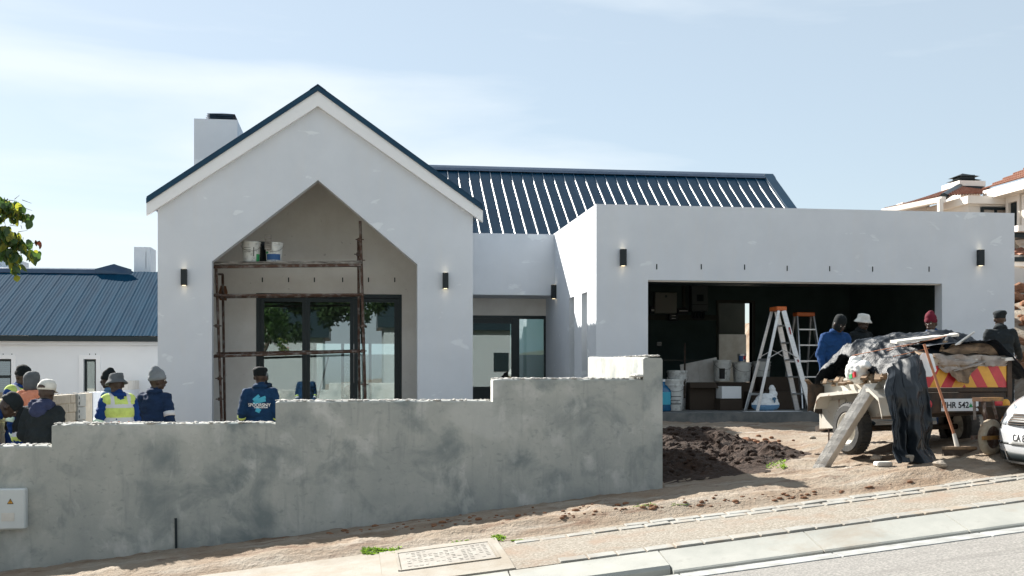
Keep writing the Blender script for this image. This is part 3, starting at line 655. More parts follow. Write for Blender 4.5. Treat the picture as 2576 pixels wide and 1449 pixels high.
# ================================================================== NEIGHBOUR LEFT
NB = thing('neighbour_house', 'low white neighbouring house with long blue corrugated roof on the left', 'house', (-8, 25, -0.3))
NY = 25.0
ez = at(200, 857, NY).z; nxr = at(397, 900, NY).x + 1.0; nxl = -26
wn_ = [(at(-60, 903, NY).x, at(29, 903, NY).x, at(0, 903, NY).z, at(0, 1010, NY).z), (at(210, 903, NY).x, at(242, 903, NY).x, at(0, 903, NY).z, at(226, 1010, NY).z)]
nw = MB(); xx = nxl
for (a0, a1, zt1, zb1) in wn_:
    nw.box(xx, a0, NY, NY+.25, -1.5, ez); nw.box(a0, a1, NY, NY+.25, zt1, ez); nw.box(a0, a1, NY, NY+.25, -1.5, zb1); xx = a1
nw.box(xx, nxr, NY, NY+.25, -1.5, ez)
nw.build('wall', m_nwall, NB, merge=True)
MB().box(nxl, nxr, NY-.10, NY-.002, ez-.09, ez+.02).build('fascia', m_nwall, NB)
MB().box(nxl, nxr, NY-.22, NY-.102, ez-.02, ez+.09).build('gutter', m_frame, NB)
for k, (a0, a1, zt1, zb1) in enumerate(wn_):
    sr = MB(); t = .09
    sr.box(a0-t, a0, NY-.025, NY-.001, zb1-t, zt1+t); sr.box(a1, a1+t, NY-.025, NY-.001, zb1-t, zt1+t); sr.box(a0, a1, NY-.025, NY-.001, zt1, zt1+t); sr.box(a0, a1, NY-.025, NY-.001, zb1-t, zb1)
    wi = sr.build('window', m_barge, NB)
    fr = MB(); fr.box(a0, a0+.05, NY+.08, NY+.13, zb1, zt1); fr.box(a1-.05, a1, NY+.08, NY+.13, zb1, zt1); fr.box(a0+.05, a1-.05, NY+.08, NY+.13, zt1-.05, zt1); fr.box(a0+.05, a1-.05, NY+.08, NY+.13, zb1, zb1+.05)
    if k == 0: fr.box(a0+.05, a1-.05, NY+.08, NY+.13, lerp(zb1,zt1,.55), lerp(zb1,zt1,.55)+.06)
    fr.build('frame', m_frame, wi)
    MB().box(a0+.05, a1-.05, NY+.10, NY+.11, zb1+.05, zt1-.05).build('pane', g_win, wi)
    if k == 0:
        sl_ = MB(); z = zb1+.06
        while z < zt1-.08: sl_.box(a0+.06, a1-.06, NY+.16, NY+.19, z, z+.012); z += .042
        sl_.build('blind', m_blind, wi)
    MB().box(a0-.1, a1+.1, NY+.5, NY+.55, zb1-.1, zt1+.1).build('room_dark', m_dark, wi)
for px_ in (8, 30, 331*.6708+3.5, 353*.6708+3.5):
    p = at(px_, 893, NY); MB().box(p.x-.008, p.x+.008, NY-.004, NY+.01, p.z-.03, p.z+.03).build('weep_slot', m_dark, NB)
rY = NY+3.6; rZ = at(200, 682, rY).z
pitchn = .076; n_ = int((nxr-(-12))/ (pitchn/2)); P = []
a_ = Vector((0, rY, rZ)); b_ = Vector((0, NY-.2, ez+.10)); nn = Vector((0, -(rZ-ez), (rY-NY))).normalized()
rows = []
for i in range(n_+1):
    X = -12 + i*pitchn/2; h = .0055*(i % 2) + .004*(1 if i % 10 < 2 else 0)
    P.append([a_.lerp(b_, k/3) + Vector((X, 0, 0)) + nn*h for k in range(4)])
MB().grid(P).build('roof_sheeting', m_roofn, NB, kind='stuff', clean=False)
MB().add([a_+Vector((nxl,0,0)), a_+Vector((-12,0,0)), b_+Vector((-12,0,0)), b_+Vector((nxl,0,0))], [(0,1,2,3)]).build('roof_far_end', m_roofn, NB)
rcx = MB()
P = [[(X, rY-.22, rZ-.075), (X, rY-.1, rZ+.035), (X, rY, rZ+.07), (X, rY+.2, rZ-.03)] for X in (nxl, -12, -5.75)]
rcx.grid(P); pk = at(278, 665, rY+1.5)
P = [[(X, rY-.22, rZ-.075), (X, rY-.1, rZ+.035), (X, rY, rZ+.07), (X, rY+.2, rZ-.03)] for X in (-5.75+1.8, nxr)]
rcx.grid(P)
rcx.add([(at(243,683,rY).x, rY-.2, rZ-.08), (at(335,683,rY).x, rY-.2, rZ-.08), (at(288,663,rY).x, rY-.1, at(288,665,rY).z), (at(243,683,rY).x, rY-.2, rZ+.04), (at(335,683,rY).x, rY-.2, rZ+.04)], [(0,1,4,2,3)])
rcx.build('ridge_cap', m_flash, NB)
gv = MB(); A = at(243, 683, rY); B_ = at(335, 683, rY); T = at(288, 664, rY)
gv.add([A, B_, T, A+Vector((0,4,0)), B_+Vector((0,4,0)), T+Vector((0,4,0))], [(0,1,2),(0,3,5,2),(1,2,5,4),(3,4,5)])
gv.build('cross_gable_roof', m_roofn, NB)
MB().add([Vector((nxl,rY,rZ)), Vector((nxr,rY,rZ)), Vector((nxr,rY+3.6,ez)), Vector((nxl,rY+3.6,ez))], [(0,1,2,3)]).build('rear_roof', m_roofn, NB)
nc = [at(337, 621, NY+4.5), at(389, 621, NY+4.5)]
zc0 = nc[0].z; nc_ = MB(); x0, x1 = nc[0].x, nc[1].x-.1; y0_ = NY+4.5
nc_.box(x0, x1, y0_, y0_+.8, 2.0, zc0-.55); nc_.box(x0, x0+.18, y0_, y0_+.8, zc0-.55, zc0-.12); nc_.box(x1-.12, x1, y0_, y0_+.8, zc0-.55, zc0-.12); nc_.box(x0, x1, y0_, y0_+.8, zc0-.12, zc0)
nc_.box(x0+.18,x0+.3, y0_, y0_+.15, zc0-.55, zc0-.12)
nc_.build('chimney', m_nwall, NB)
MB().box(x0+.18, x1-.12, y0_+.2, y0_+.3, zc0-.55, zc0-.12).build('chimney_opening', m_dark, NB)
nd = [at(-60, 655, NY+6), at(56, 655, NY+6)]
MB().box(nd[0].x, nd[1].x, NY+6, NY+6.6, 2, nd[0].z).build('far_chimney', m_nwall, NB)
# ================================================================== BLOCK WALL between the plots
BW = thing('block_wall', 'half built side wall of pale cement blocks behind the workers on the left', 'wall', (-4.6, 17, 0))
XB = -4.58; y = 13.4; ZT = 1.29; crs = .15
MB().box(XB-.14, XB-.012, 13.4, 20.4, -.6, ZT-.02).build('mortar_bed', m_mortar, BW)
k = 0; bp = MB(); bp.box(-.13, 0.0, 0, .288, 0, .138); proto = None
for c_ in range(9):
    z = ZT - .15*(c_+1); y = 13.4 - (.15 if c_ % 2 else 0)
    while y < 19.3:
        if proto is None: proto = bp.build('block', m_block, BW, bevel=.005); o = proto
        else: o = proto.copy(); C.objects.link(o)
        o.location = (XB + random.uniform(-.006, .004), y + random.uniform(-.002,.002), z); y += .3
pier = MB()
for c_ in range(6):
    z = ZT - .225*(c_+1)
    q = MB(); q.box(XB-.02, XB+.03, 19.45, 20.0, z, z+.215); ob = q.build('pier_block', m_conc, BW, bevel=.006)
    for zz in (z+.06, z+.15): MB().tube((XB+.028, 19.52, zz), (XB+.034, 19.52, zz), .028, n=10).build('core_hole', m_dark, ob)
MB().box(XB-.14, XB, 20.05, 20.6, -.6, ZT-.01).build('white_end_block', m_block, BW, bevel=.005)
MB().box(XB-.14, XB+.01, 20.62, 24.9, -.6, ZT+.0).build('plastered_length', m_white, BW)
MB().box(XB-.14, XB+.01, 23.2, 24.9, ZT+.002, ZT+.19).build('raised_length', m_board, BW)
cr = MB()
for i in range(160):
    s_ = random.uniform(.006,.018); cr.ball((XB-.07+random.uniform(-.07,.07), random.uniform(14,24), ZT+.004), (s_, s_*1.6, s_*.6), 6, 4)
cr.build('mortar_crust', m_crust, BW, kind='stuff')
# ================================================================== NEIGHBOUR RIGHT (cream, tiled)
RH = thing('cream_house', 'cream two storey house with terracotta tiled roofs beyond the garage on the right', 'house', (22, 36, 2))
YR = 36.0
def A_(x, y, Y=YR): return at(x, y, Y)
# right wing wall facing left with windows, far wing, projecting bay
bay0, bay1 = A_(2437, 560, 34), A_(2532, 560, 34)
bt = A_(2480, 495, 34).z
MB().box(bay0.x, bay1.x+2, 34, 37, 1.5, bt-.25).build('bay_wall', m_tan, RH)
MB().box(bay0.x-.12, bay1.x+1, 33.85, 37, bt-.25, bt).build('cornice', m_cream, RH)
MB().box(bay0.x-.03, bay1.x+1, 33.96, 34.0-.002, A_(2450, 518, 34).z, A_(2450, 514, 34).z).build('string_course', m_cream, RH)
wa, wb = A_(2466, 521, 34), A_(2539, 540, 34)
wf = MB(); wf.box(wa.x, wb.x, 33.93, 33.99, wa.z-.09, wa.z); 
for x_ in (wa.x, (wa.x+wb.x)/2-.05, wb.x-.09): wf.box(x_, x_+.09, 33.93, 33.99, wa.z-1.4, wa.z-.09)
wfo = wf.build('bay_window', m_frame, RH); MB().box(wa.x+.05, wb.x-.05, 33.96, 33.995, wa.z-1.4, wa.z-.05).build('pane', m_paper, wfo)
lw = A_(2220, 530, 38)
MB().box(lw.x, bay0.x, 36.5, 37, 1.5, A_(2400, 512, 36.5).z).build('rear_wing_wall', m_cream, RH)
ev0, ev1 = A_(2236, 529, 36), A_(2376, 498, 34.6)
ga = MB(); ga.beam(A_(2222, 532, 37), A_(2374, 501, 34.4), .2, .17); ga.beam(A_(2365, 500, 34.3), A_(2366, 560, 34.3), .14, .14); ga.build('gutter', m_cream, RH)
def tiles(p0, p1, q0, q1, name='roof_tiles', nu=30, nv=8):
    """barrel tiled slope between eave p0-p1 and ridge q0-q1"""
    P = []
    up = ((p1-p0).cross(q0-p0)).normalized(); up = up if up.z > 0 else -up
    for i in range(nu*4+1):
        u = i/(nu*4); col = []
        for j in range(nv*2+1):
            v = j/(nv*2); a = p0.lerp(p1, u); c = q0.lerp(q1, u)
            jj = (j//2)/nv + (0.0 if j % 2 == 0 else 1.0/nv - .001)
            col.append(a.lerp(c, min(1, jj)) + up*(.05*abs(math.sin(u*nu*math.pi)) + (.05 if j % 2 == 0 else 0.0)))
        P.append(col)
    o = MB().grid(P).build(name, m_rtile, RH, clean=False); o['kind'] = 'stuff'; return o
tiles(A_(2225, 529, 37), A_(2374, 496, 34.6), A_(2290, 515, 39), A_(2414, 471, 39), nu=26, nv=6)
tiles(A_(2374, 496, 34.6), A_(2536, 491, 34.0), A_(2414, 471, 39), A_(2500, 484, 39), nu=22, nv=7)
hp = MB(); hp.tube(A_(2374, 495, 34.6), A_(2414, 470, 39), .13, n=8); hp.tube(A_(2414, 470, 39), A_(2530, 485, 38.9), .12, n=8); hp.build('hip_tiles', m_frame, RH)
c0, c1 = A_(2410, 455, 39), A_(2476, 455, 39); hm = .45
cc = MB(); cc.box(c0.x+.1, c1.x-.15, 39, 40, 5, c0.z-.35); cc.box(c0.x+.03, c1.x-.08, 38.93, 40.07, c0.z-.35, c0.z-.2); cc.box(c0.x-.02, c1.x-.03, 38.86, 40.14, c0.z-.2, c0.z)
cco = cc.build('chimney', m_cream, RH)
cw = MB(); cm = (c0.x+c1.x)/2+.05
for k, (w_, z_) in enumerate(((.5, .10), (.42, .24))):
    zz = c0.z+z_; cw.add([(cm-w_,39.2,zz),(cm+w_,39.2,zz),(cm+w_,40,zz),(cm-w_,40,zz),(cm-.05,39.6,zz+.16)], [(0,1,4),(1,2,4),(2,3,4),(3,0,4),(0,3,2,1)])
cw.box(cm-.28, cm+.28, 39.3, 39.9, c0.z, c0.z+.3); cw.build('chimney_cowl', m_black, cco)
# right wing: long wall running towards the viewer on the right
w0 = A_(2532, 497, 34); w1 = A_(2640, 470, 31.8)
rwp = MB(); d_ = 6
rwp.add([(w0.x,34,1.5),(w1.x,31.8,1.5),(w1.x,31.8,w0.z+.0),(w0.x,34,w0.z), (w0.x+5,34,1.5),(w1.x+5,31.8,1.5),(w1.x+5,31.8,w0.z),(w0.x+5,34,w0.z)], [(0,1,2,3),(4,7,6,5),(1,5,6,2),(0,3,7,4),(3,2,6,7)])
rwo = rwp.build('right_wing_wall', m_cream, RH)
ev = MB(); ev.beam((w0.x-.3,34.4,w0.z+.12),(w1.x-.3,31.6,w0.z+.12), .6, .3); ev.build('right_eave', m_cream, RH)
tiles(Vector((w0.x-.55,34.5,w0.z+.28)), Vector((w1.x-.55,31.6,w0.z+.28)), Vector((w0.x+2.4,34.5,w0.z+1.7)), Vector((w1.x+2.4,31.6,w0.z+1.7)), nu=26, nv=8)
def wallpt(t, z): return Vector((lerp(w0.x, w1.x, t), lerp(34, 31.8, t), z))
dirw = (Vector((w1.x, 31.8, 0)) - Vector((w0.x, 34, 0))).normalized(); nw_ = Vector((-abs(dirw.y), dirw.x*(-1 if dirw.y > 0 else 1), 0)).normalized()
for (pa, pb, yt, yb) in ((2549, 2566, 512, 560), (2590, 2620, 505, 600)):
    def tt(p):
        a = ray(p, 500); # intersect with wall line in plan
        for i in range(400):
            q = wallpt(i/400, 0)
            if q.x/q.y > a[0]/a[1]: return i/400
        return 1
    ta, tb = tt(pa), tt(pb); qa, qb = wallpt(ta, 0), wallpt(tb, 0); zt2 = at(pa, yt, qa.y).z; zb2 = zt2-1.3
    w_ = MB(); off = Vector((-.06, -.02, 0))
    e = dirw*.0
    w_.add([qa+off+Vector((0,0,zb2)), qb+off+Vector((0,0,zb2)), qb+off+Vector((0,0,zt2)), qa+off+Vector((0,0,zt2))], [(0,1,2,3)])
    wo = w_.build('wing_window', m_frame, RH, solid=.04)
    s2 = MB()
    for (p, q) in (((qa-dirw*.12), (qa-dirw*.12)), ((qb+dirw*.12), (qb+dirw*.12))): s2.beam(p+off+Vector((0,0,zb2-.1)), q+off+Vector((0,0,zt2+.15)), .2, .14)
    s2.beam(qa-dirw*.2+off+Vector((0,0,zt2+.12)), qb+dirw*.2+off+Vector((0,0,zt2+.12)), .2, .2); s2.beam(qa-dirw*.2+off+Vector((0,0,zb2-.1)), qb+dirw*.2+off+Vector((0,0,zb2-.1)), .2, .14)
    s2.build('window_surround', m_cream, wo)
# porch with column at the far right and canopy
cp = at(2572, 640, 27); colb = MB(); colb.lathe([(.26,at(2572,745,27).z-1.2),(.2,at(2572,745,27).z-1.0),(.17,2.0+.8),(.16,at(2572,618,27).z),(.24,at(2572,612,27).z),(.26,at(2572,604,27).z)], (cp.x+.1,27,0), n=20); colb.build('porch_column', m_cream, RH, smooth='auto')
MB().box(cp.x-.8, cp.x+4, 26.6, 30, at(2572,603,27).z, at(2572,585,27).z).build('canopy', m_frame, RH)
MB().box(cp.x-.5, cp.x+4, 26.4, 26.6, at(2572,590,27).z, at(2572,575,27).z).build('canopy_edge', m_cream, RH)
MB().box(cp.x-.9, cp.x+4, 26.2, 27.2, at(2572,660,26.5).z, at(2572,650,26.5).z).build('balcony_edge', m_frame, RH)
tiles(Vector((cp.x-.9,26.1,at(2572,651,26.5).z)), Vector((cp.x+4,26.1,at(2572,651,26.5).z)), Vector((cp.x-.9,26.9,at(2572,651,26.5).z+.25)), Vector((cp.x+4,26.9,at(2572,651,26.5).z+.25)), nu=22, nv=3)
MB().box(cp.x-.85, cp.x+4, 26.25, 26.4, at(2572,672,26.5).z, at(2572,661,26.5).z).build('balcony_beam', m_cream, RH)
# cream boundary wall on the bank
bwx = at(2552, 672, 25.5)
MB().box(bwx.x-3, bwx.x+9, 25.5, 25.72, 1.8, at(2562, 675, 25.5).z).build('bank_wall', m_tan, org=(bwx.x, 25.6, 2)) 
bk = bpy.data.objects['bank_wall']; bk.name = 'boundary_wall'; tag(bk, 'smooth tan wall on top of the dirt bank at the far right edge', 'wall')
# ================================================================== TREE with the branch that enters at the left
def leaf_mesh(sz, m, name='leaf'):
    P = []
    for i in range(5):
        t = i/4; w = sz*.42*math.sin(math.pi*min(1, .08+t*.9))**.8*(1-.15*t); zc = -sz*.30*t*t
        P.append([(-w, sz*t, zc-.25*w), (0, sz*t, zc), (w, sz*t, zc-.25*w)])
    b = MB().grid(P); me = bpy.data.meshes.new(name); me.from_pydata(b.v, [], b.f); me.materials.append(m); me.polygons.foreach_set('use_smooth', [True]*len(me.polygons)); return me
TR = thing('verge_tree', 'leafy green tree with a drooping branch reaching in at the left edge', 'tree', (-4.3, 6.3, -0.4))
tk = MB(); pts = [(-4.3,6.3,-.6,.15),(-4.25,6.35,.6,.13),(-4.15,6.3,1.7,.11),(-4.0,6.4,2.7,.09)]
for a, b_ in zip(pts, pts[1:]): tk.tube(a[:3], b_[:3], a[3], b_[3], 12)
tk.build('trunk', m_bark, TR, smooth=True)
lm = MB(); ends = [(-2.9,7.6,3.3),(-5.6,5.5,3.9),(-4.2,5.2,4.6),(-3.3,5.6,4.1),(-5.2,7.2,4.4)]
for e in ends: lm.tube((-4.0,6.4,2.65), e, .055, .018, 8)
# branches that reach the frame
tw = [at(-60, 600, 7.7), at(20, 575, 7.75), at(60, 630, 7.8), at(95, 648, 7.82)]
lm.path([(-2.9,7.6,3.3), tw[0]+Vector((-.25,0,.35)), tw[0], tw[1], tw[2], tw[3]], .007, 6); lm.path([tw[0], at(20,540,7.7), at(75,542,7.75)], .004, 5); lm.path([tw[2], at(72,617,7.8), at(100,606,7.8)], .003, 5)
lm.path([tw[1], at(40,640,7.78), at(40,670,7.78)], .004, 5); lm.path([at(-40,560,7.7), at(20,500,7.72)], .004, 5)
lm.build('limb', m_bark, TR)
me_a = leaf_mesh(.062, m_leaf); me_b = leaf_mesh(.056, m_leafy); me_c = leaf_mesh(.04, m_leafr); me_s = leaf_mesh(.044, m_leaf)
def put_leaf(me, p, rot):
    o = bpy.data.objects.new('leaf', me); C.objects.link(o); o.parent = TR; o.location = Vector(p) - ORG[TR.name]; o.rotation_euler = rot; return o
twg = MB()
for _ in range(46):
    a_ = at(random.uniform(-40,70), random.uniform(500,650), 7.7+random.uniform(-.1,.1)); twg.tube(a_, a_+Vector((random.uniform(-.02,.07), random.uniform(-.04,.04), random.uniform(-.08,.03))), .0022, .001, 5)
twg.build('twig', m_bark, TR, kind='stuff')
anchors = []
segs = [((-30,495),(45,530),46),((-20,540),(78,541),14),((-30,560),(25,600),60),((15,575),(58,615),40),((58,618),(98,650),14),((-20,620),(40,640),46),((30,630),(42,675),14),((0,505),(50,515),16)]
for (p, q, n) in segs:
    for i in range(int(n*2.6)):
        t = random.random(); x_ = lerp(p[0], q[0], t)+random.gauss(0, 5); y_ = lerp(p[1], q[1], t)+random.gauss(0, 6)
        put_leaf(random.choice([me_a, me_a, me_s, me_s, me_b]), at(x_, y_, 7.7+random.uniform(-.12,.14)), (random.uniform(-1.9,-.6), random.uniform(-.5,.5), random.uniform(0, 6.28)))
for (x_, y_) in ((98,606),(102,612),(90,604)): put_leaf(me_c, at(x_, y_, 7.8), (random.uniform(-1.9,-.9), 0, random.uniform(0,6.28)))
crown = MB(); L = [[Vector(v.co) for v in me_a.vertices], [tuple(p.vertices) for p in me_a.polygons]]
sm_v = [Vector((0,0,0)), Vector((.035,.05,-.01)), Vector((0,.11,-.03)), Vector((-.035,.05,-.01))]
clumps = [(Vector(e)+Vector((random.gauss(0,.5), random.gauss(0,.5), random.gauss(.1,.35))), random.uniform(.25,.55)) for e in ends for _ in range(7)]
clumps += [(Vector((-3.2+random.gauss(0,.5), 6.6+random.gauss(0,.5), 3.2+random.gauss(0,.3))), .4) for _ in range(10)]
for cpt, r_ in clumps:
    for i in range(230):
        d_ = Vector((random.gauss(0,1), random.gauss(0,1), random.gauss(0,.8))).normalized()*r_*random.random()**.4
        M_ = Euler((random.uniform(-2,0), random.uniform(-1,1), random.uniform(0,6.28))).to_matrix()
        p_ = cpt + d_
        if p_.x/p_.y > -.335: continue
        crown.add([p_ + M_ @ w for w in sm_v], [(0,1,2,3)])
crown.build('crown', m_leaf, TR, clean=False, kind='stuff')
# second tree behind the viewer, seen only in the glass, and the house across the road
T2 = thing('street_tree', 'dark round tree across the road mirrored in the glass doors', 'tree', (-2.2, -5, .0))
MB().tube((-5.2,-5,-.5),(-3.4,-5,3.6),.14,.09).build('trunk', m_bark, T2)
c2 = MB()
for k in range(60):
    xq = random.uniform(-5.2, 2.8); cpt = Vector((xq, -5+random.gauss(0,.5), 4.0+.18*(xq+2)+random.uniform(-.5,1.6)))
    for i in range(150):
        d_ = Vector((random.gauss(0,1), random.gauss(0,1), random.gauss(0,.8))).normalized()*.5*random.random()**.4
        M_ = Euler((random.uniform(-2,0), random.uniform(-1,1), random.uniform(0,6.28))).to_matrix(); c2.add([cpt+d_+M_ @ (w*1.6) for w in sm_v], [(0,1,2,3)])
c2.build('crown', m_leafd, T2, clean=False, kind='stuff')
OH = thing('house_across_road', 'pale house and garden wall across the road mirrored in the glass doors', 'house', (0, -12, 0))
oh = MB(); oh.box(-14, -1.5, -16, -11, -2, 3.4); oh.box(1.5, 13, -17, -13, -1, 4.0); oh.build('wall', mat('far_wall', (.34,.36,.36), .9), OH)
oh = MB(); oh.prismx([(-16.3,3.4),(-13.5,5.4),(-10.7,3.4)], -14.3, -1.2); oh.prismx([(-17.3,4.0),(-15,5.8),(-12.7,4.0)], 1.2, 13.3); oh.build('roof', m_frame, OH)
ow = MB()
for x_ in (-12,-9,-6.2): ow.box(x_, x_+1.0, -10.99, -10.95, 1.2, 2.3)
for x_ in (2.6,7.5,10): ow.box(x_, x_+.8, -12.99, -12.95, 1.8, 2.8)
ow.build('window', m_frame, OH)
MB().box(-14, 13, -9.8, -9.6, -2, .9).build('garden_wall', m_tan, OH)
# garden behind the house, seen through the room
bgw = MB().box(-7, 6, 33, 33.2, -1, 2.2).build('rear_garden_wall', m_nwall, org=(0,33,0)); tag(bgw, 'pale back garden wall seen through the glass doors', 'wall')

# ================================================================== PEOPLE
def meta_build(parts, vox, name, m, parent, smooth_it=2, wrinkle=0.0, wfreq=9, seed=0, **tags):
    """one continuous skin over overlapping limbs"""
    b = MB()
    for p in parts:
        if p[0] == 'c':
            _, a, c, r1, r2 = p; b.tube(a, c, r1, r2, 14); b.ball(a, r1, 14, 8); b.ball(c, r2, 14, 8)
        elif p[0] == 'e': b.ball(p[1], p[2], 18, 12, p[3] if len(p) > 3 else None)
    me = bpy.data.meshes.new(name); me.from_pydata(b.v, [], b.f)
    bm = bmesh.new(); bm.from_mesh(me); bmesh.ops.remove_doubles(bm, verts=bm.verts, dist=1e-6); bmesh.ops.recalc_face_normals(bm, faces=bm.faces); bm.to_mesh(me); bm.free()
    t = bpy.data.objects.new('tmp', me); C.objects.link(t)
    rmod = t.modifiers.new('r', 'REMESH'); rmod.mode = 'VOXEL'; rmod.voxel_size = vox
    if smooth_it:
        s_ = t.modifiers.new('s', 'SMOOTH'); s_.factor = .5; s_.iterations = smooth_it
    dg = bpy.context.evaluated_depsgraph_get(); out_ = bpy.data.meshes.new_from_object(t.evaluated_get(dg))
    bpy.data.objects.remove(t); bpy.data.meshes.remove(me)
    if wrinkle:
        ns = [v.normal.copy() for v in out_.vertices]
        for v, n_ in zip(out_.vertices, ns):
            c_ = v.co; q = nz(c_.x+seed, c_.y, c_.z*1.9, wfreq) + .5*nz(c_.x+seed, c_.y, c_.z*1.4, wfreq*2.3)
            v.co = c_ + n_*(wrinkle*(1-2.2*abs(q)))
    out_.polygons.foreach_set('use_smooth', [True]*len(out_.polygons)); out_.materials.clear()
    for q in (m if isinstance(m, (list, tuple)) else [m]): out_.materials.append(q)
    out_.name = name; o = bpy.data.objects.new(name, out_); C.objects.link(o); o.parent = parent; ORG[o.name] = Vector((0,0,0))
    for k_, v_ in tags.items(): o[k_] = v_
    return o
def shell(prof_pts, name, m, parent, M_, solid=0.004, n=52, smooth=True):
    b = MB().lathe(prof_pts, n=n)
    if 'hat' in name or 'beanie' in name or 'cap' in name:
        q = []
        for v in b.v:
            w = Vector(v); d = Vector((w.x, w.y, w.z*.4)); k_ = .007*nz(w.x+M_[0][3], w.y, w.z, 16) + .012*nz(w.x+M_[1][3]*3, w.y, w.z, 6); rib = .0012*math.sin(math.atan2(w.y, w.x)*13*2) if 'beanie' in name else 0
            q.append(tuple(w + (d.normalized() if d.length > 1e-4 else Vector((0,0,1)))*(k_+rib)))
        b.v = q
    b.v = [tuple(M_ @ Vector(v)) for v in b.v]
    return b.build(name, m, parent, smooth=smooth, solid=solid, clean=False)
def person(label, xp, ytop, Zc, face, gz=None, lean=0, hpitch=0, hturn=0, jacket=m_navy, trousers=m_navy, hat='beanie', hatm=m_blackc,
           L=None, Rr=None, vest=None, bands=(), hood=None, collar=None, build=1.0, htop=None, group=None, gloves=None, long_hair=False):
    top = atz(xp, ytop, Zc); g0 = gz if gz is not None else ground(top.x, top.y, False)
    H_ = top.z - g0; lr = R(lean)
    o = local_thing('person', label, 'person', (0,0,0), 0, group)
    # local frame: +Y forward, heights for a 1.75 m figure, scaled after
    piv = Vector((0, 0, .93)); Ru = Euler((-lr, 0, 0)).to_matrix()
    up = lambda v: piv + Ru @ (Vector(v) - piv)
    W = build
    Hd = Euler((-R(hpitch), 0, R(hturn))).to_matrix()
    neck = up((0, .0, 1.50)); hc = neck + Hd @ Vector((0, .025, .12))
    if lean > 15: hc = neck + (Euler((-lr*.75-R(hpitch), 0, R(hturn))).to_matrix()) @ Vector((0, .03, .12)); Hd = Euler((-lr*.75-R(hpitch), 0, R(hturn))).to_matrix()
    L = L or ((-.27*W, -.02, 1.18), (-.24*W, .10, .95)); Rr = Rr or ((.27*W, -.02, 1.18), (.24*W, .10, .95))
    shl, shr = up((-.158*W, 0, 1.405)), up((.158*W, 0, 1.405))
    L = [(q[0]*.74, q[1], q[2]) for q in L]; Rr = [(q[0]*.74, q[1], q[2]) for q in Rr]
    eL, hL = Vector(L[0]), Vector(L[1]); eR, hR = Vector(Rr[0]), Vector(Rr[1])
    if lean: eL, hL, eR, hR = up(eL), up(hL), up(eR), up(hR)
    legs = [((-.095,0,.90),(-.11,.03,.50),(-.12,-.02,.09)), ((.095,0,.90),(.11,.03,.50),(.12,-.02,.09))]
    def hand(e, h):
        d = (h - e).normalized(); side = d.cross(Vector((0,1,0))); side = side.normalized() if side.length > .1 else Vector((1,0,0)); nrm_ = side.cross(d)
        pts = [('e', h + d*.045, (.036,.036,.036)), ('c', h, h+d*.07, .025, .030)]
        for k, ln in enumerate((.034,.042,.038,.028)):
            b0 = h + d*.085 + side*(-.030+.020*k); b1 = b0 + d*ln + nrm_*.008; b2 = b1 + d*ln*.6 + nrm_*.022
            pts += [('c', b0, b1, .0095, .0088), ('c', b1, b2, .0088, .0078)]
        t0 = h + d*.03 - side*.03; t1 = t0 + d*.035 - side*.022 + nrm_*.01; pts += [('c', t0, t1, .012, .010), ('c', t1, t1+d*.03, .010, .0085)]
        return pts
    hd = lambda v: hc + Hd @ Vector(v)
    rot = Hd
    body = [('e', hd((0,0,.015)), (.076,.096,.106), rot), ('e', hd((0,.018,-.055)), (.060,.072,.070), rot), ('e', hd((0,.060,-.085)), (.030,.026,.026), rot),
            ('e', hd((0,.104,-.022)), (.016,.022,.020), rot), ('c', hd((0,.095,.012)), hd((0,.112,-.022)), .009, .012), ('e', hd((0,.092,-.060)), (.027,.014,.012), rot),
            ('e', hd((-.030,.090,.025)), (.022,.012,.008), rot), ('e', hd((.030,.090,.025)), (.022,.012,.008), rot),
            ('e', hd((-.080,-.005,-.015)), (.011,.020,.032), rot), ('e', hd((.080,-.005,-.015)), (.011,.020,.032), rot),
            ('c', up((0,-.005,1.40)), hd((0,-.015,-.06)), .060, .055), ('e', up((0,0,1.28)), (.15*W,.10,.20), Ru), ('e', up((0,0,1.05)), (.13*W,.09,.20), Ru), ('e', (0,0,.92), (.14,.10,.12)),
            ('c', shl, eL, .048, .040), ('c', eL, hL, .038, .026), ('c', shr, eR, .048, .040), ('c', eR, hR, .038, .026), ('c', shl, shr, .05, .05)]
    for a, k, f in legs: body += [('c', a, k, .08, .055), ('c', k, f, .055, .04), ('c', f, (f[0], f[1]+.14, .05), .04, .035)]
    body += hand(eL, hL) + hand(eR, hR)
    meta_build(body, .0095, 'body', m_skin, o, 1)
    ey = MB()
    for s_ in (-1, 1): ey.ball(hd((.029*s_, .083, .004)), .0115, 8, 6)
    ey.build('eye', m_eye, o, smooth=True)
    # trousers and shoes
    tr = [('e', (0,-.01,.95), (.165*W,.125,.13))]
    for a, k, f in legs: tr += [('c', a, k, .098, .078), ('c', k, (f[0], f[1], .12), .076, .070)]
    meta_build(tr, .018, 'trousers', trousers, o, 2, .008, 8, seed=xp)
    sh = MB()
    for a, k, f in legs: sh.ball((f[0], f[1]+.07, .045), (.048,.135,.045), 12, 8)
    sh.build('shoe', m_blackc, o, smooth=True)
    fl = .028
    jk = [('e', up((0,.0,1.30)), (.180*W,.120,.19), Ru), ('e', up((0,.0,1.12)), (.175*W,.125,.21), Ru), ('e', up((0,-.005,.98)) if lean < 30 else up((0,0,1.0)), (.178*W,.128,.16), Ru),
          ('c', shl, shr, .066, .066), ('c', up((0,-.01,1.44)), up((0,.0,1.495)), .082, .068),
          ('c', shl, eL, .067, .056), ('c', eL, eL.lerp(hL, .95), .055, .044), ('c', shr, eR, .067, .056), ('c', eR, eR.lerp(hR, .95), .055, .044)]
    jo = meta_build(jk, .014, 'jacket', jacket, o, 2, .011, 7, seed=ytop+xp)
    for (q0, q1) in ((eL, hL), (eR, hR)): pass
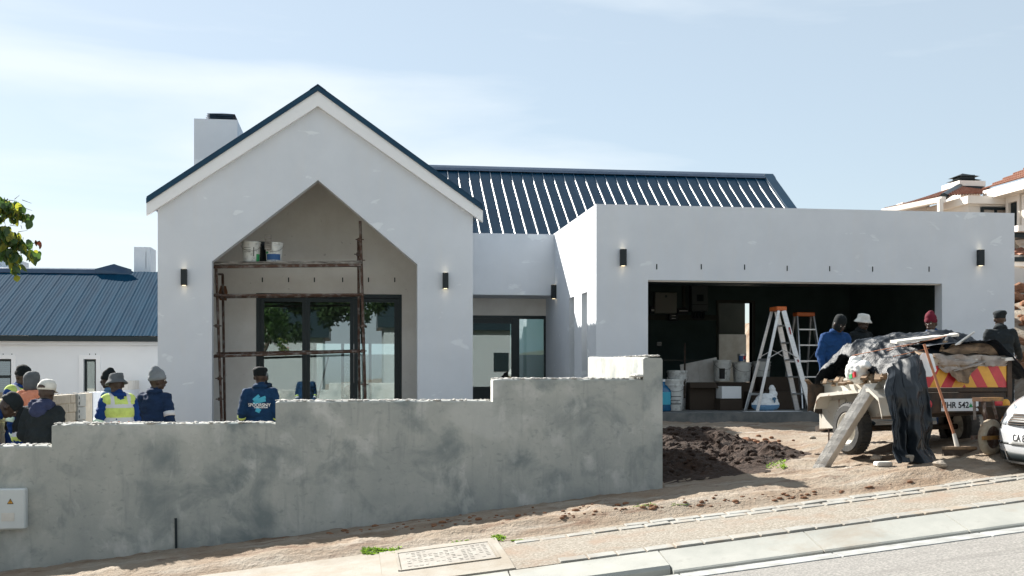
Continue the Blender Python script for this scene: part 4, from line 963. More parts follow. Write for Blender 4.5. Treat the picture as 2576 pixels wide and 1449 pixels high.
    # collar or hood
    if hood:
        meta_build([('c', up((-.085,-.045,1.475)), up((.085,-.045,1.475)), .062, .062), ('c', up((-.095,-.02,1.48)), up((-.05,.075,1.45)), .045, .035), ('c', up((.095,-.02,1.48)), up((.05,.075,1.45)), .045, .035), ('e', up((0,-.10,1.42)), (.10,.045,.08), Ru)], .014, 'hood', hood, o, 2, .012, 11)
    else:
        Mc = Matrix.Translation(up((0,-.005,1.475))) @ Ru.to_4x4() @ Matrix.Diagonal((1.0,.95,1,1))
        shell([(.090,-.02),(.084,.015),(.078,.045),(.088,.030),(.100,-.005)], 'collar', collar or jacket, o, Mc, .004)
    # vest
    if vest:
        vt = [('e', up((0,0,1.30)), (.192*W,.136,.185), Ru), ('e', up((0,0,1.12)), (.192*W,.143,.20), Ru), ('e', up((0,0,1.0)), (.195*W,.145,.13), Ru), ('c', up((-.125*W,0,1.42)), up((.125*W,0,1.42)), .088, .088)]
        vo = meta_build(vt, .014, 'vest', [vest[0], m_silver, vest[1]], o, 2, .006, 7, seed=3)
        inv = Ru.inverted(); me = vo.data
        for p in me.polygons:
            q = piv + inv @ (p.center - piv); zz = q.z; p.material_index = 0
            if zz < vest[2]: p.material_index = 2
            if vest[2] < zz < vest[2]+.055 or 1.335 < zz < 1.375: p.material_index = 1
            if abs(abs(q.x)-.10) < .022 and zz > 1.36: p.material_index = 1
    for (arm, t_, mm, wd) in bands:
        a, b_ = {'Lf': (eL, hL), 'Rf': (eR, hR), 'Lu': (shl, eL), 'Ru': (shr, eR)}[arm]; f_ = arm[1] == 'f'
        r_ = (lerp(.057, .045, t_) if f_ else lerp(.069, .058, t_)) + .008
        d = (b_-a).normalized(); c_ = a.lerp(b_, t_); MB().lathe([(r_-.004,-wd/2),(r_,-wd/2),(r_-.001,wd/2),(r_-.006,wd/2)], c_, d, n=20).build('reflective_band', mm, o, smooth=True)
    # headgear
    Mh = Matrix.Translation(hd((0,-.004,.035))) @ Hd.to_4x4() @ Matrix.Diagonal((.90,1.08,1,1))
    if hat == 'beanie':
        ho = shell([(.094,-.030),(.099,-.012),(.099,.012),(.092,.020),(.094,.045),(.086,.075),(.066,.098),(.036,.112),(.0,.117)], 'beanie', hatm, o, Mh, .004)
    elif hat == 'tallbeanie':
        shell([(.094,-.030),(.101,-.012),(.101,.018),(.092,.024),(.092,.055),(.082,.085),(.066,.105),(.048,.125),(.038,.140),(.02,.15),(0,.152)], 'beanie', hatm, o, Mh @ Euler((.12,0,0)).to_matrix().to_4x4(), .004)
    elif hat == 'bucket':
        shell([(.140,-.030),(.128,-.012),(.104,.016),(.099,.022),(.097,.055),(.088,.088),(.080,.096),(.04,.104),(0,.106)], 'bucket_hat', hatm, o, Mh, .004)
    elif hat == 'cap':
        ho = shell([(.098,-.012),(.100,.015),(.096,.050),(.080,.083),(.050,.104),(.012,.112),(0,.113)], 'cap', hatm, o, Mh, .003)
        P = [[Mh @ Vector((.092*math.sin(t)*(1), .080*math.cos(t)+.0+ k*.07*max(0,math.cos(t))**.5, -.008-.02*k*k)) for k in (0,.33,.66,1)] for t in [R(-75+150*i/12) for i in range(13)]]
        MB().grid(P).build('cap_peak', hatm, o, solid=.004, smooth=True)
        bk_ = MB(); P = [[Mh @ Vector((.0985*math.sin(t), -.0985*math.cos(t), z)) for z in (.006, .006+.034*math.cos(t*2.4)**.5 if abs(t*2.4) < 1.5 else .007)] for t in [R(-34+68*i/10) for i in range(11)]]
        bk_.grid(P).build('cap_opening', m_skin, o)
    elif hat == 'flat':
        shell([(.090,-.026),(.096,-.005),(.098,.02),(.112,.045),(.108,.072),(.080,.092),(.03,.100),(0,.101)], 'wool_cap', hatm, o, Mh, .004)
    elif hat == 'balaclava':
        shell([(.088,-.115),(.093,-.06),(.094,-.02),(.096,.02),(.092,.055),(.076,.085),(.045,.104),(0,.112)], 'beanie', hatm, o, Mh, .004)
    # fit: top of hat to measured point, foot on the ground
    zs = [v.co for c_ in o.children if c_.type == 'MESH' for v in c_.data.vertices]; zmax = max(q.z for q in zs); tops = max(zs, key=lambda q: q.z)
    sc = H_/zmax; o.scale = (sc, sc, sc); o.rotation_euler = (0, 0, R(face)); rt_ = Euler((0,0,R(face))).to_matrix() @ (Vector((hc.x, hc.y, 0))*sc)
    o.location = (top.x-rt_.x, top.y-rt_.y, g0)
    return o
# face: 0 looks away from the viewer (+Y), 90 looks left, 180 towards the viewer, -90 right
gl_ = 'workers in the garden on the left'
person('person in black beanie and yellow vest over blue, at the back of the left group', 57, 916, 14.6, -120, gz=-.12, hpitch=12, jacket=m_royal, trousers=m_royal, hat='beanie', hatm=m_blackc, vest=(m_yellow, m_blackc, 1.06), L=((-.28,.02,1.18),(-.2,.2,1.0)), Rr=((.28,.02,1.18),(.22,.18,1.0)))
person('person in dark beanie bending forward over the cement wall at the left edge', 22, 984, 12.0, -75, gz=-.22, lean=42, hpitch=18, jacket=m_royal, trousers=m_royal, hat='beanie', hatm=m_char, L=((-.30,.16,1.24),(-.22,.42,1.15)), Rr=((.24,.24,1.12),(.2,.42,.98)), bands=(('Rf',.15,m_reflect,.06),('Ru',.95,m_reflect,.05)))
person('person in grey hood with faded orange collar and dark yellow-striped vest, back turned', 80, 933, 12.9, -8, gz=-.13, lean=6, jacket=m_royal, trousers=m_royal, hat='balaclava', hatm=m_grey, vest=(m_blackc, m_yellow, 1.0), hood=m_peach, build=.98, bands=(('Lu',.9,m_reflect,.06),('Lf',.6,m_reflect,.06)))
person('person in backwards white cap and dark hooded jacket, seen from behind', 117, 953, 11.9, -22, gz=-.17, lean=5, hpitch=6, jacket=m_char, trousers=m_char, hat='cap', hatm=m_whitec, hood=m_hood, build=1.14, L=((-.30,-.04,1.15),(-.16,.14,1.0)), Rr=((.32,-.05,1.15),(.20,.16,1.0)))
person('person in black knitted beanie and pale denim jacket facing left', 274, 924, 15.2, 78, gz=-.05, hturn=8, jacket=m_denim, trousers=m_denim, hat='tallbeanie', hatm=m_blackc, build=.95)
person('person in grey bucket hat and yellow and orange high visibility vest over blue sleeves', 293, 937, 12.9, 32, gz=-.08, hpitch=10, lean=3, jacket=m_royal, trousers=m_royal, hat='bucket', hatm=m_grey, vest=(m_yellow, m_orangec, 1.17), L=((-.30,.04,1.16),(-.22,.24,1.0)), Rr=((.30,.0,1.15),(.24,.2,.98)), bands=(('Lu',.93,m_reflect,.06),('Lf',.2,m_reflect,.05)))
person('person in light grey beanie and navy jacket with white arm band, looking right', 395, 920, 13.4, -28, gz=-.05, hturn=-38, jacket=m_navy, trousers=m_char, hat='tallbeanie', hatm=m_lgrey, build=1.12, Rr=((.33,-.03,1.16),(.34,.03,.92)), L=((-.30,-.02,1.16),(-.24,.14,.95)), bands=(('Ru',.78,m_silver,.06),))
ws = person('person in black wool cap and blue jacket with printed back facing the glass doors', 655, 922, 14.6, -4, gz=-.02, lean=3, jacket=m_blueov, trousers=m_blueov, hat='flat', hatm=m_blackc, build=1.08, L=((-.31,-.05,1.14),(-.30,.10,.92)), Rr=((.31,-.05,1.14),(.26,.12,.93)), bands=(('Lf',.25,m_yellow,.03),('Lf',.45,m_silver,.04),('Rf',.25,m_yellow,.03),('Rf',.45,m_silver,.04)))
# print on the back of the work jacket, wrapped onto the cloth
def wrap_print(o, body, size, m, name, cx_, cz_, depth=.002, poly=None):
    jk = [c for c in o.children if c.name.startswith('jacket')][0]
    from mathutils.bvhtree import BVHTree
    bv = BVHTree.FromPolygons([v.co for v in jk.data.vertices], [tuple(p.vertices) for p in jk.data.polygons])
    if poly:
        bm = bmesh.new(); vs2 = [bm.verts.new((x, y, 0)) for x, y in poly]; bm.faces.new(vs2); bmesh.ops.triangulate(bm, faces=bm.faces); bmesh.ops.subdivide_edges(bm, edges=bm.edges, cuts=4, use_grid_fill=True); me = bpy.data.meshes.new(name); bm.to_mesh(me); bm.free()
    else:
        cu = bpy.data.curves.new(name, 'FONT'); cu.body = body; cu.size = size; cu.align_x = 'CENTER'; cu.align_y = 'CENTER'; cu.offset = .0012
        to = bpy.data.objects.new('tmp_text', cu); C.objects.link(to); me = bpy.data.meshes.new_from_object(to.evaluated_get(bpy.context.evaluated_depsgraph_get())); bpy.data.objects.remove(to)
    for v in me.vertices:
        x, z = v.co.x+cx_, v.co.y+cz_; hit = bv.ray_cast(Vector((x, -1, z)), Vector((0, 1, 0)))
        y = hit[0].y if hit[0] else -.13
        v.co = Vector((x, y-.005-depth, z))
    me.materials.clear(); me.materials.append(m); q = bpy.data.objects.new(name, me); C.objects.link(q); q.parent = o; return q
for k, (x0, z0, w_, h_, a_) in enumerate(((-.03,1.34,.10,.04,.7),(.02,1.325,.15,.035,.35),(.01,1.29,.17,.035,.25),(0,1.19,.07,.03,-.5),(-.01,1.165,.06,.025,-.4))):
    ca_, sa_ = math.cos(a_), math.sin(a_); wrap_print(ws, '', 0, m_cyan, 'paint_stroke_print', x0, z0, .0, [(ca_*px_-sa_*py_, sa_*px_+ca_*py_) for px_, py_ in ((-w_/2,-h_/2),(w_/2,-h_/2),(w_/2,h_/2),(-w_/2,h_/2))])
wrap_print(ws, 'SPOORSNY', .058, m_whitep, 'printed_name', .005, 1.245, .003); wrap_print(ws, 'CONSTRUCTION', .022, m_whitep, 'printed_line', .03, 1.213, .003)
wb_ = person('person in black balaclava and bright blue shirt looking down beside the ladder', 2112, 790, 15.6, 190, gz=.80, lean=12, hpitch=28, jacket=m_workb, trousers=m_workb, hat='balaclava', hatm=m_blackc, build=1.12, L=((-.30,.06,1.15),(-.12,.22,1.0)), Rr=((.32,.0,1.13),(.30,.18,.93)))
person('person in white bucket hat and black clothes standing in the dark garage doorway', 2171, 788, 17.4, 200, gz=.80, hpitch=8, jacket=m_blackc, trousers=m_blackc, hat='bucket', hatm=m_whitec)
person('person in maroon beanie and blue shirt behind the loaded trailer, facing left', 2342, 781, 15.2, 130, gz=.82, lean=6, hpitch=8, jacket=m_workb, trousers=m_navy, hat='tallbeanie', hatm=m_maroon, build=1.0)
person('person in dark wool cap and charcoal top, back turned, by the right edge', 2515, 780, 14.6, -18, gz=.95, lean=7, jacket=m_char, trousers=m_blackc, hat='flat', hatm=m_char, build=1.06, Rr=((.36,.14,1.20),(.50,.40,1.08)), L=((-.29,.05,1.16),(-.18,.28,1.05)))
# ================================================================== SCAFFOLD in the porch
SC = thing('scaffold', 'rusty paint splashed tube scaffold with one high plank in the gabled porch', 'scaffolding', (-.7, 20.7, 0))
ya, yb = 20.42, 21.25
def pole(x0, y0_, x1, y1_, Y, r=.024):
    a, b_ = at(x0, y0_, Y), at(x1, y1_, Y); MB().tube(a, b_, r, n=10).build('upright', m_rust, SC, smooth='auto')
pole(544, 676, 559, 1100, ya); pole(906, 556, 921, 1080, ya, .027); pole(901, 600, 905, 1080, yb); pole(560, 690, 566, 1080, yb)
for (x0, y0_, x1, y1_, Y, r) in ((536,743,905,741,ya,.024),(536,897,905,884,ya,.024),(545,889,902,882,yb,.022),(545,748,902,744,yb,.022)):
    MB().tube(at(x0,y0_,Y), at(x1,y1_,Y), r, n=10).build('ledger', m_rust, SC, smooth='auto')
for (x0, x1, y0_) in ((547,560,690),(547,562,745),(551,563,893),(907,903,667),(909,904,741),(911,906,884)):
    MB().tube(at(x0,y0_,ya), at(x1,y0_,yb), .02, n=8).build('transom', m_rust, SC)
cpl = MB()
for (x_, y_, Y) in ((545,743,ya),(551,893,ya),(547,820,ya),(553,952,ya),(554,1004,ya),(909,741,ya),(912,883,ya),(905,603,ya),(908,655,ya),(916,967,ya),(913,820,ya),(901,640,yb)):
    p = at(x_, y_, Y); MB().box(p.x-.035, p.x+.035, p.y-.06, p.y+.035, p.z-.03, p.z+.03).build('coupler', m_rust, SC, bevel=.006)
    MB().tube((p.x-.075, p.y-.03, p.z), (p.x+.075, p.y-.03, p.z), .010, n=6).build('coupler_bolt', m_rust, SC)
pa, pb = at(538, 662, ya), at(908, 659, ya)
for k in range(3): MB().beam((pa.x, ya+.02+k*.24, pa.z-.01), (pb.x+.02, ya+.02+k*.24, pb.z-.01), .22, .045+.01*(k==0)).build('plank', m_plank, SC, bevel=.004)
MB().beam((pa.x, ya-.06, pa.z-.075), (pb.x, ya-.06, pb.z-.06), .05, .05).build('plank_bearer', m_rust, SC)
# buckets
def bucket(name, label, p, h=.33, r=.145, m=m_bucket, band=None, handle=True, cat='bucket', group=None, tilt=0):
    o = local_thing(name, label, cat, p, tilt, group)
    b = MB().lathe([(0,0),(r*.84,0),(r*.86,.01),(r*.97,h*.78),(r*1.04,h*.78),(r*1.04,h*.82),(r*.99,h*.83),(r*1.0,h*.93),(r*1.06,h*.93),(r*1.06,h*.985),(r*1.02,h),(r*.95,h),(r*.82,.02),(0,.02)], n=28); b.build('pail', m, o, smooth='auto')
    if band:
        for (mm, z0, z1, a0, a1) in band:
            P = [[(lerp(r*.863, r*.97, z/(h*.78))*1.004*math.cos(t), lerp(r*.863, r*.97, z/(h*.78))*1.004*math.sin(t), z) for z in (z0*h, (z0+z1)/2*h, z1*h)] for t in [R(lerp(a0,a1,i/10)) for i in range(11)]]
            MB().grid(P).build('printed_label', mm, o, solid=.001)
    if handle:
        pts = [(r*1.08*math.cos(t), -r*.25-r*.75*math.sin(t), h*.86-r*.75*math.sin(t)) for t in [math.pi*i/12 for i in range(13)]]; MB().path(pts, .003, 6).build('handle', m_grime, o)
    return o
pz = pa.z+.017
p = at(633, 650, ya+.2); bucket('bucket', 'white plaster-stained bucket with green label on the scaffold plank', (p.x, ya+.14, pz), .385, .165, band=((m_green,.08,.42,-50,-10),(m_blk,.70,.715,-140,-90),(m_blk,.60,.615,-140,-90),(m_blk,.5,.515,-140,-90),(m_blk,.3,.72,-72,-66)))
p = at(690, 650, ya+.2); b2_ = bucket('bucket', 'white paint bucket with dark blue label on the scaffold plank', (p.x, ya+.14, pz), .375, .155, band=((m_pblue,.16,.44,-150,-35),(m_green,.46,.56,-160,-130),(m_whitep,.05,.10,-150,-40)))
t_ = text('TRADE', .034, m_pblue, 'label_word', b2_, (0, 0, 0), (1,0,0), (0,0,1)); t_.location = (.0, -.1435, .375*.10)
p = at(660, 640, yb); bucket('bucket', 'black rubber bucket standing between and behind the two white buckets', (p.x, ya+.45, pz), .42, .13, m=m_black, handle=False)
fl_ = MB(); p = at(677, 600, ya+.2); fl_.box(p.x-.06, p.x+.06, ya-.03, ya-.015, pz+.235, pz+.50); o = fl_.build('plaster_float', m_plank, org=(p.x, ya-.02, pz+.23)); tag(o, 'mortar-caked grey hawk board standing upright in the white paint bucket', 'trowel')
# trestles, plank and mitre saw inside, seen through the glass
TS = thing('trestle_table', 'timber trestle work bench with leaning plank behind the middle glass door', 'work bench', (0, 23.2, FLZ))
for xt in (at(800,1000,23.2).x, at(895,1000,23.2).x, at(960,1000,23.2).x):
    for s_ in (-1, 1): MB().beam((xt+s_*.28, 23.2, FLZ), (xt+s_*.04, 23.2, 1.02), .05, .07).build('leg', m_wood if s_ > 0 else m_board, TS)
MB().box(at(785,0,23.2).x, at(975,0,23.2).x, 23.05, 23.35, 1.02, 1.09).build('work_top', m_grime, TS)
MB().beam(at(800,1000,22.9), at(826,898,22.9), .12, .03).build('plank', m_grime, TS)
sw_ = thing('mitre_saw', 'dark mitre saw standing on the trestle bench behind the glass', 'power saw', (at(885,0,23.2).x, 23.2, 1.09)); X = at(878,0,23.2).x
MB().box(X-.15, X+.17, 23.1, 23.3, 1.092, 1.15).build('base', m_black, sw_, bevel=.01); MB().lathe([(0,-.03),(.13,-.02),(.13,.02),(0,.03)], (X+.02,23.2,1.27), (0,1,0)).build('blade_guard', m_grime, sw_, smooth='auto'); MB().tube((X,23.2,1.3),(X+.2,23.2,1.46),.05,.04).build('motor', m_black, sw_)
# ================================================================== GARAGE CONTENTS
def stepladder(label, base, rz_, h, wbot, wtop, spread, m, n=5, rearlegs=True):
    o = local_thing('stepladder', label, 'ladder', base, rz_)
    for s_ in (-1, 1):
        MB().beam((s_*wbot/2, -spread/2, 0), (s_*wtop/2, -.04, h-.04), .095, .028, up=(1,0,0)).build('front_rail', m, o, bevel=.004)
        MB().beam((s_*wbot*.46, spread/2, 0), (s_*wtop/2, .05, h-.04), .055, .024, up=(1,0,0)).build('rear_rail', m, o, bevel=.004)
    for k in range(1, n+1):
        t = k/(n+1.0); z = h*t; hw = lerp(wbot, wtop, t)/2-.012; y = lerp(-spread/2, -.04, t); MB().box(-hw, hw, y-.045, y+.045, z-.012, z+.012).build('tread', m, o)
        if k in (1, 3): y2 = lerp(spread/2, .05, t); MB().box(-hw*.95, hw*.95, y2-.012, y2+.012, z-.02, z+.02).build('brace', m, o)
    MB().box(-wtop/2-.02, wtop/2+.02, -.10, .09, h-.045, h+.03).build('cap', m_orange, o, bevel=.012)
    for s_ in (-1, 1):
        t = .52; f = Vector((s_*(lerp(wbot,wtop,t)/2+.02), lerp(-spread/2,-.04,t), h*t)); r_ = Vector((s_*(lerp(wbot,wtop,t)/2+.02), lerp(spread/2,.05,t), h*t)); mm_ = (f+r_)/2+Vector((0,0,.14))
        sp = MB(); sp.beam(f, mm_, .008, .028, up=(1,0,0)); sp.beam(r_, mm_, .008, .028, up=(1,0,0)); sp.build('spreader', m, o)
    return o
# large ladder stands side on, small one faces the viewer
p1_, p2_ = at(1897, 1038, 18.62), at(2030, 1038, 18.62)
lx = (p1_.x+p2_.x)/2
hL_ = at(1925, 776, 18.8).z - FZ
ol = stepladder('tall aluminium stepladder with orange top standing side-on at the garage edge', ((p1_.x+p2_.x)/2+.02, 18.80, FZ), R(96), hL_, .50, .26, 1.02, m_gal, 5)
fr_ = [c for c in ol.children if c.name.startswith('front_rail')]
for (tt_, mm, hh_) in ((.78, m_red, .13), (.49, m_red, .05)):
    for c_ in fr_[1:2]:
        wq = lerp(.50,.26,tt_)/2; yq = lerp(-.51,-.04,tt_); hq = hL_*tt_; dr = Vector((-(.50-.26)/2, .47, hL_)).normalized()
        a_ = Vector((-(wq+.0), yq, hq)); 
        MB().beam(Vector((-wq-.015, yq, hq))-dr*hh_/2, Vector((-wq-.015, yq, hq))+dr*hh_/2, .003, .055, up=(1,0,0)).build('warning_sticker', mm, ol)
p2 = at(2018, 1030, 19.9)
stepladder('shorter grey stepladder with orange top behind the tall one, facing the road', (at(2022,1000,20.3).x, 20.3, FZ), R(3), at(2015, 790, 20.3).z-FZ, .52, .33, .9, m_gal, 5)
def on_floor(x, Y): p = at(x, 1000, Y); return (p.x, Y, FZ)
def carton(label, x0, x1, Y, dep, zt_, m, cat='box', z0=FZ, name='carton', flaps=True):
    a, b_ = at(x0, 1000, Y).x, at(x1, 1000, Y).x; o = thing(name, label, cat, ((a+b_)/2, Y, z0))
    MB().box(a, b_, Y, Y+dep, z0+.002, zt_).build('side', m, o, bevel=.004)
    if flaps: MB().add([(a, Y-.001, zt_), (b_, Y-.001, zt_), (b_+.02, Y-.10, zt_-.10), (a-.02, Y-.10, zt_-.10)], [(0,1,2,3)]).build('flap', m, o, solid=.004)
    return o
bucket('bucket', 'white paint bucket with raised wire handle at the left garage jamb', on_floor(1693, 19.4), .56, .19, band=((m_blk,.2,.23,-150,-50),(m_blk,.32,.34,-150,-60),(m_blk,.44,.46,-140,-50)))
p = on_floor(1690, 19.9); bucket('bucket', 'upper pale bucket stacked behind the white bucket at the left jamb', (p[0]+.1, p[1], FZ), .72, .18)
bt_ = local_thing('water_bottle', 'large blue tinted water bottle just inside the left garage jamb', 'bottle', on_floor(1668, 18.95))
MB().lathe([(0,.0),(.13,.0),(.145,.03),(.135,.10),(.145,.14),(.135,.2),(.145,.25),(.14,.36),(.08,.44),(.035,.47),(.035,.52),(0,.52)], n=24).build('bottle_body', m_bluew, bt_, smooth=True); MB().lathe([(0,.52),(.04,.52),(.04,.56),(0,.56)], n=16).build('cap', m_whitep, bt_)
P = [[(.1465*math.cos(t), .1465*math.sin(t), z) for z in (.12,.34)] for t in [R(-150+12*i) for i in range(10)]]; MB().grid(P).build('printed_label', m_cyan, bt_)
bucket('bucket', 'white bucket with dark opening left of centre on the stacked cartons', (at(1817,0,20.6).x, 20.6, FZ+.52), .40, .17, band=((m_blk,.1,.6,-130,-90),))
bucket('bucket', 'grey-white bucket in the middle of the dark garage under a small tin', (at(1866,0,20.8).x, 20.8, FZ+.50), .38, .18)
bucket('bucket', 'pale bucket behind the tall ladder legs in the garage', (at(1915,0,21.0).x, 21.0, FZ+.50), .40, .18)
bucket('paint_tin', 'small blue and red paint tin standing on the grey-white bucket', (at(1866,0,20.8).x, 20.8, FZ+.885), .16, .085, m=m_gal, band=((m_pblue,.1,.75,-150,-90),(m_red,.3,.75,-88,-40)), handle=False, cat='tin')
carton('dark brown carton with an open flap left of the garage middle', 1735, 1800, 19.6, .5, FZ+.50, m_brown)
carton('low dark carton under the two middle buckets', 1806, 1900, 20.4, .6, FZ+.495, m_brown, flaps=False)
cw_ = carton('white carton glowing in the light on the garage floor near the middle', 1816, 1865, 19.3, .35, at(1840, 972, 19.3).z, m_whitep, z0=at(1840,1003,19.3).z, flaps=False)
carton('dark box carrying the white carton', 1812, 1868, 19.28, .4, at(1840,1004,19.3).z-.004, m_brown, flaps=False)
carton('long flat brown carton behind the tall ladder', 1925, 2010, 20.2, .6, at(1960, 948, 20.2).z, m_brown, flaps=False)
carton('low wide carton in front of the long flat carton behind the ladder', 1890, 2012, 19.75, .4, at(1960, 985, 19.75).z, m_brown, flaps=False)
bd = local_thing('melamine_board', 'two white melamine boards leaning together on the left side of the garage', 'board', on_floor(1760, 20.9))
x0b, x1b = at(1712,0,20.9).x-bd.location.x, at(1804,0,20.9).x-bd.location.x
za, zb = at(1712,918,20.9).z-FZ, at(1804,899,20.9).z-FZ; zl = at(1712,970,20.9).z-FZ
mx_ = lerp(x0b, x1b, .48)
for (u0, u1) in ((0,.48),(.485,1)):
    xa_, xb_ = lerp(x0b,x1b,u0), lerp(x0b,x1b,u1); MB().add([(xa_+.03,-.15,.02),(xb_+.03,-.15,.02),(xb_,.05,lerp(za,zb,u1)),(xa_,.05,lerp(za,zb,u0))],[(0,1,2,3)]).build('board', m_board, bd, solid=.016)
tb = local_thing('workbench', 'dark timber workbench against the left of the garage', 'table', on_floor(1680, 21.6)); tbz = at(1680, 905, 21.6).z-FZ
MB().box(-.65,.75,-.3,.3,tbz-.03,tbz).build('table_top', m_inner2, tb)
for (x_, y_) in ((-.6,-.25),(.7,-.25),(-.6,.25),(.7,.25)): MB().box(x_-.025,x_+.025,y_-.025,y_+.025,0,tbz-.031).build('leg', m_inner2, tb)
st_ = MB().beam(at(1722,1000,19.5), at(1723,865,20.4), .035, .035).build('broomstick', m_grime, org=at(1722,1000,19.5)); tag(st_, 'thin dark pole leaning upright at the left of the garage', 'pole')
# bag of plaster
bgp = at(1930, 1036, 18.75); PB = local_thing('plaster_bag', 'blue and white plaster bag with a twisted top on the garage floor under the ladder', 'bag', (bgp.x, 18.78, FZ))
meta_build([('e',(-.02,0,.11),(.25,.16,.12)),('e',(.0,0,.19),(.20,.13,.12)),('e',(.12,0,.30),(.07,.06,.07)),('c',(.12,0,.33),(.10,0,.40),.045,.055)], .012, 'sack', m_whitep, PB, 3, .010, 11)
sk = PB.children[0]; sk.data.materials.append(mat('bag_blue', (.10,.22,.36), .5))
for f in sk.data.polygons:
    if f.center.z < .11: f.material_index = 1
af = MB(); af.prism([(.05,.24),(.09,.25),(.115,.225),(.10,.205),(.095,.165),(.08,.15),(.07,.19),(.045,.205)], -.172, -.150); af.build('africa_print', mat('bag_print', (.04,.12,.2), .6), PB)
dust = MB(); dust.ball((bgp.x+.05, 18.62, FZ+.003), (.55,.22,.006), 24, 6); o = dust.build('plaster_dust', m_whitep, org=(bgp.x,18.6,FZ)); tag(o, 'spilled white plaster powder under the ladder and bag', 'powder', kind='stuff')
# wall equipment
def wallbox(name, label, x0, x1, y0_, y1_, dep, m, cat, Y=IB):
    a, b_ = at(x0, y0_, Y-dep), at(x1, y1_, Y-dep); o = thing(name, label, cat, (a.x, Y-dep, b_.z)); MB().box(a.x, b_.x, Y-dep, Y-.003, b_.z, a.z).build('housing', m, o, bevel=.012); return o, a, b_
o, a, b_ = wallbox('battery_cabinet', 'square grey battery cabinet on the garage back wall, upper left', 1648, 1703, 735, 788, .2, m_db, 'cabinet'); MB().lathe([(.03,-.002),(.03,.004),(0,.004)], ((a.x+b_.x)/2, IB-.202, a.z-.09), (0,-1,0)).build('badge', m_inv, o)
o, a, b_ = wallbox('solar_inverter', 'tall grey inverter with a square black display on the garage back wall', 1740, 1781, 717, 783, .22, m_inv, 'inverter')
c0_, c1_ = at(1753,741,IB-.225), at(1770,758,IB-.225); MB().box(c0_.x,c1_.x,IB-.224,IB-.2205,c1_.z,c0_.z).build('display', m_dark, o); q = at(1760,766,IB-.22); MB().box(a.x+.01,b_.x-.01,IB-.223,IB-.2205,q.z-.006,q.z+.006).build('seam', m_dark, o)
for k in range(5): MB().tube((lerp(a.x,b_.x,.15+.17*k), IB-.1, b_.z), (lerp(a.x,b_.x,.15+.17*k), IB-.1, b_.z-.16), .025).build('cable_gland', m_black, o)
o, a, b_ = wallbox('breaker_box', 'small black breaker box with white switches below the battery cabinet', 1683, 1707, 789, 807, .14, m_black, 'electrical box')
for yy in (794, 801): c0_, c1_ = at(1690,yy-1,IB-.145), at(1700,yy+1,IB-.145); MB().box(c0_.x,c1_.x,IB-.150,IB-.141,c1_.z,c0_.z).build('switch', m_plug, o)
o, a, b_ = wallbox('breaker_box', 'wide black breaker box with one white strip between cabinet and inverter', 1705, 1733, 775, 789, .14, m_black, 'electrical box')
c0_, c1_ = at(1709,781,IB-.145), at(1730,783,IB-.145); MB().box(c0_.x,c1_.x,IB-.150,IB-.141,c1_.z,c0_.z).build('switch', m_plug, o)
o, a, b_ = wallbox('breaker_box', 'black breaker box at the left jamb of the garage opening', 1636, 1647, 770, 788, .14, m_black, 'electrical box')
for k in range(3): c0_, c1_ = at(1639+2.4*k,778,IB-.145), at(1641+2.4*k,783,IB-.145); MB().box(c0_.x,c1_.x,IB-.150,IB-.141,c1_.z,c0_.z).build('switch', m_plug, o)
o, a, b_ = wallbox('cable_trunking', 'pale horizontal cable trunking running under the inverter', 1600, 1808, 791, 806, .05, m_inner2, 'trunking')
o, a, b_ = wallbox('cable_trunking', 'pale vertical cable trunking rising left of the inverter', 1717, 1725, 712, 774, .05, m_inner2, 'trunking')
o, a, b_ = wallbox('power_socket', 'white double power socket low on the garage back wall', 1653, 1665, 860, 870, .03, m_plug, 'socket')
for k in range(6): c0_ = at(1655+1.6*k, 864+(k%2)*2, IB-.03); MB().box(c0_.x-.006,c0_.x+.006,IB-.034,IB-.0301,c0_.z-.006,c0_.z+.006).build('pin_hole', m_dark, o)
# door frame to the store
sf = MB(); sf.box(8.19,8.25,IB-.03,IB+.2,FZ,3.3); sf.box(9.05,9.11,IB-.03,IB+.2,FZ,3.3); sf.box(8.25,9.05,IB-.03,IB+.2,3.25,3.31); sf.build('store_door_frame', m_inner2, H)
# ================================================================== SOIL, STONES, WEEDS
hs = MB(); P = []
def heapz(x, y):
    g0 = ground(x, y, False)
    h1 = .50*math.exp(-((x-3.55)**2/.40+(y-13.3)**2/1.6)); h2 = .38*math.exp(-((x-4.35)**2/.22+(y-13.4)**2/1.2)); h3 = .30*math.exp(-((x-3.7)**2/.8+(y-11.9)**2/1.1)); h4 = .16*math.exp(-((x-4.7)**2/.15+(y-12.3)**2/.5))
    h = .58*(max(h1, h2)*.8 + .6*h3 + .5*min(h1,h2) + h4)
    rgh = .075*nz(x, y, 1, 2.6) + .055*nz(x, y, 2, 6.5) + .030*nz(x, y, 5, 17)
    e = min(sst(3.005, 3.02, x)+1, 1)*sst(0.02, .12, h)
    return g0 - .05 + h + rgh*e*(1 if h > .03 else 0) + .02*e
for i in range(110):
    x = 3.01 + 2.5*i/109; P.append([(x, 10.95 + 4.3*j/150, heapz(x, 10.95 + 4.3*j/150)) for j in range(151)])
hs.grid(P); so_ = hs.build('soil_heap', m_soil, smooth=False, clean=False, org=(4,13,.5)); tag(so_, 'dark damp soil heap with painted-in shade beside the end of the cement wall', 'soil heap')
def rock_mesh(seed, m):
    b = MB().ball((0,0,0), 1, 9, 7); b.v = [tuple(Vector(v)*(1+.35*nz(v[0]+seed, v[1], v[2], 1.3))) for v in b.v]
    me = bpy.data.meshes.new('stone'); me.from_pydata(b.v, [], b.f); me.materials.append(m); return me
rm_ = [rock_mesh(k*3.1, m_clod) for k in range(3)]; rs_ = [rock_mesh(k*5.3+1, m_stone) for k in range(3)]
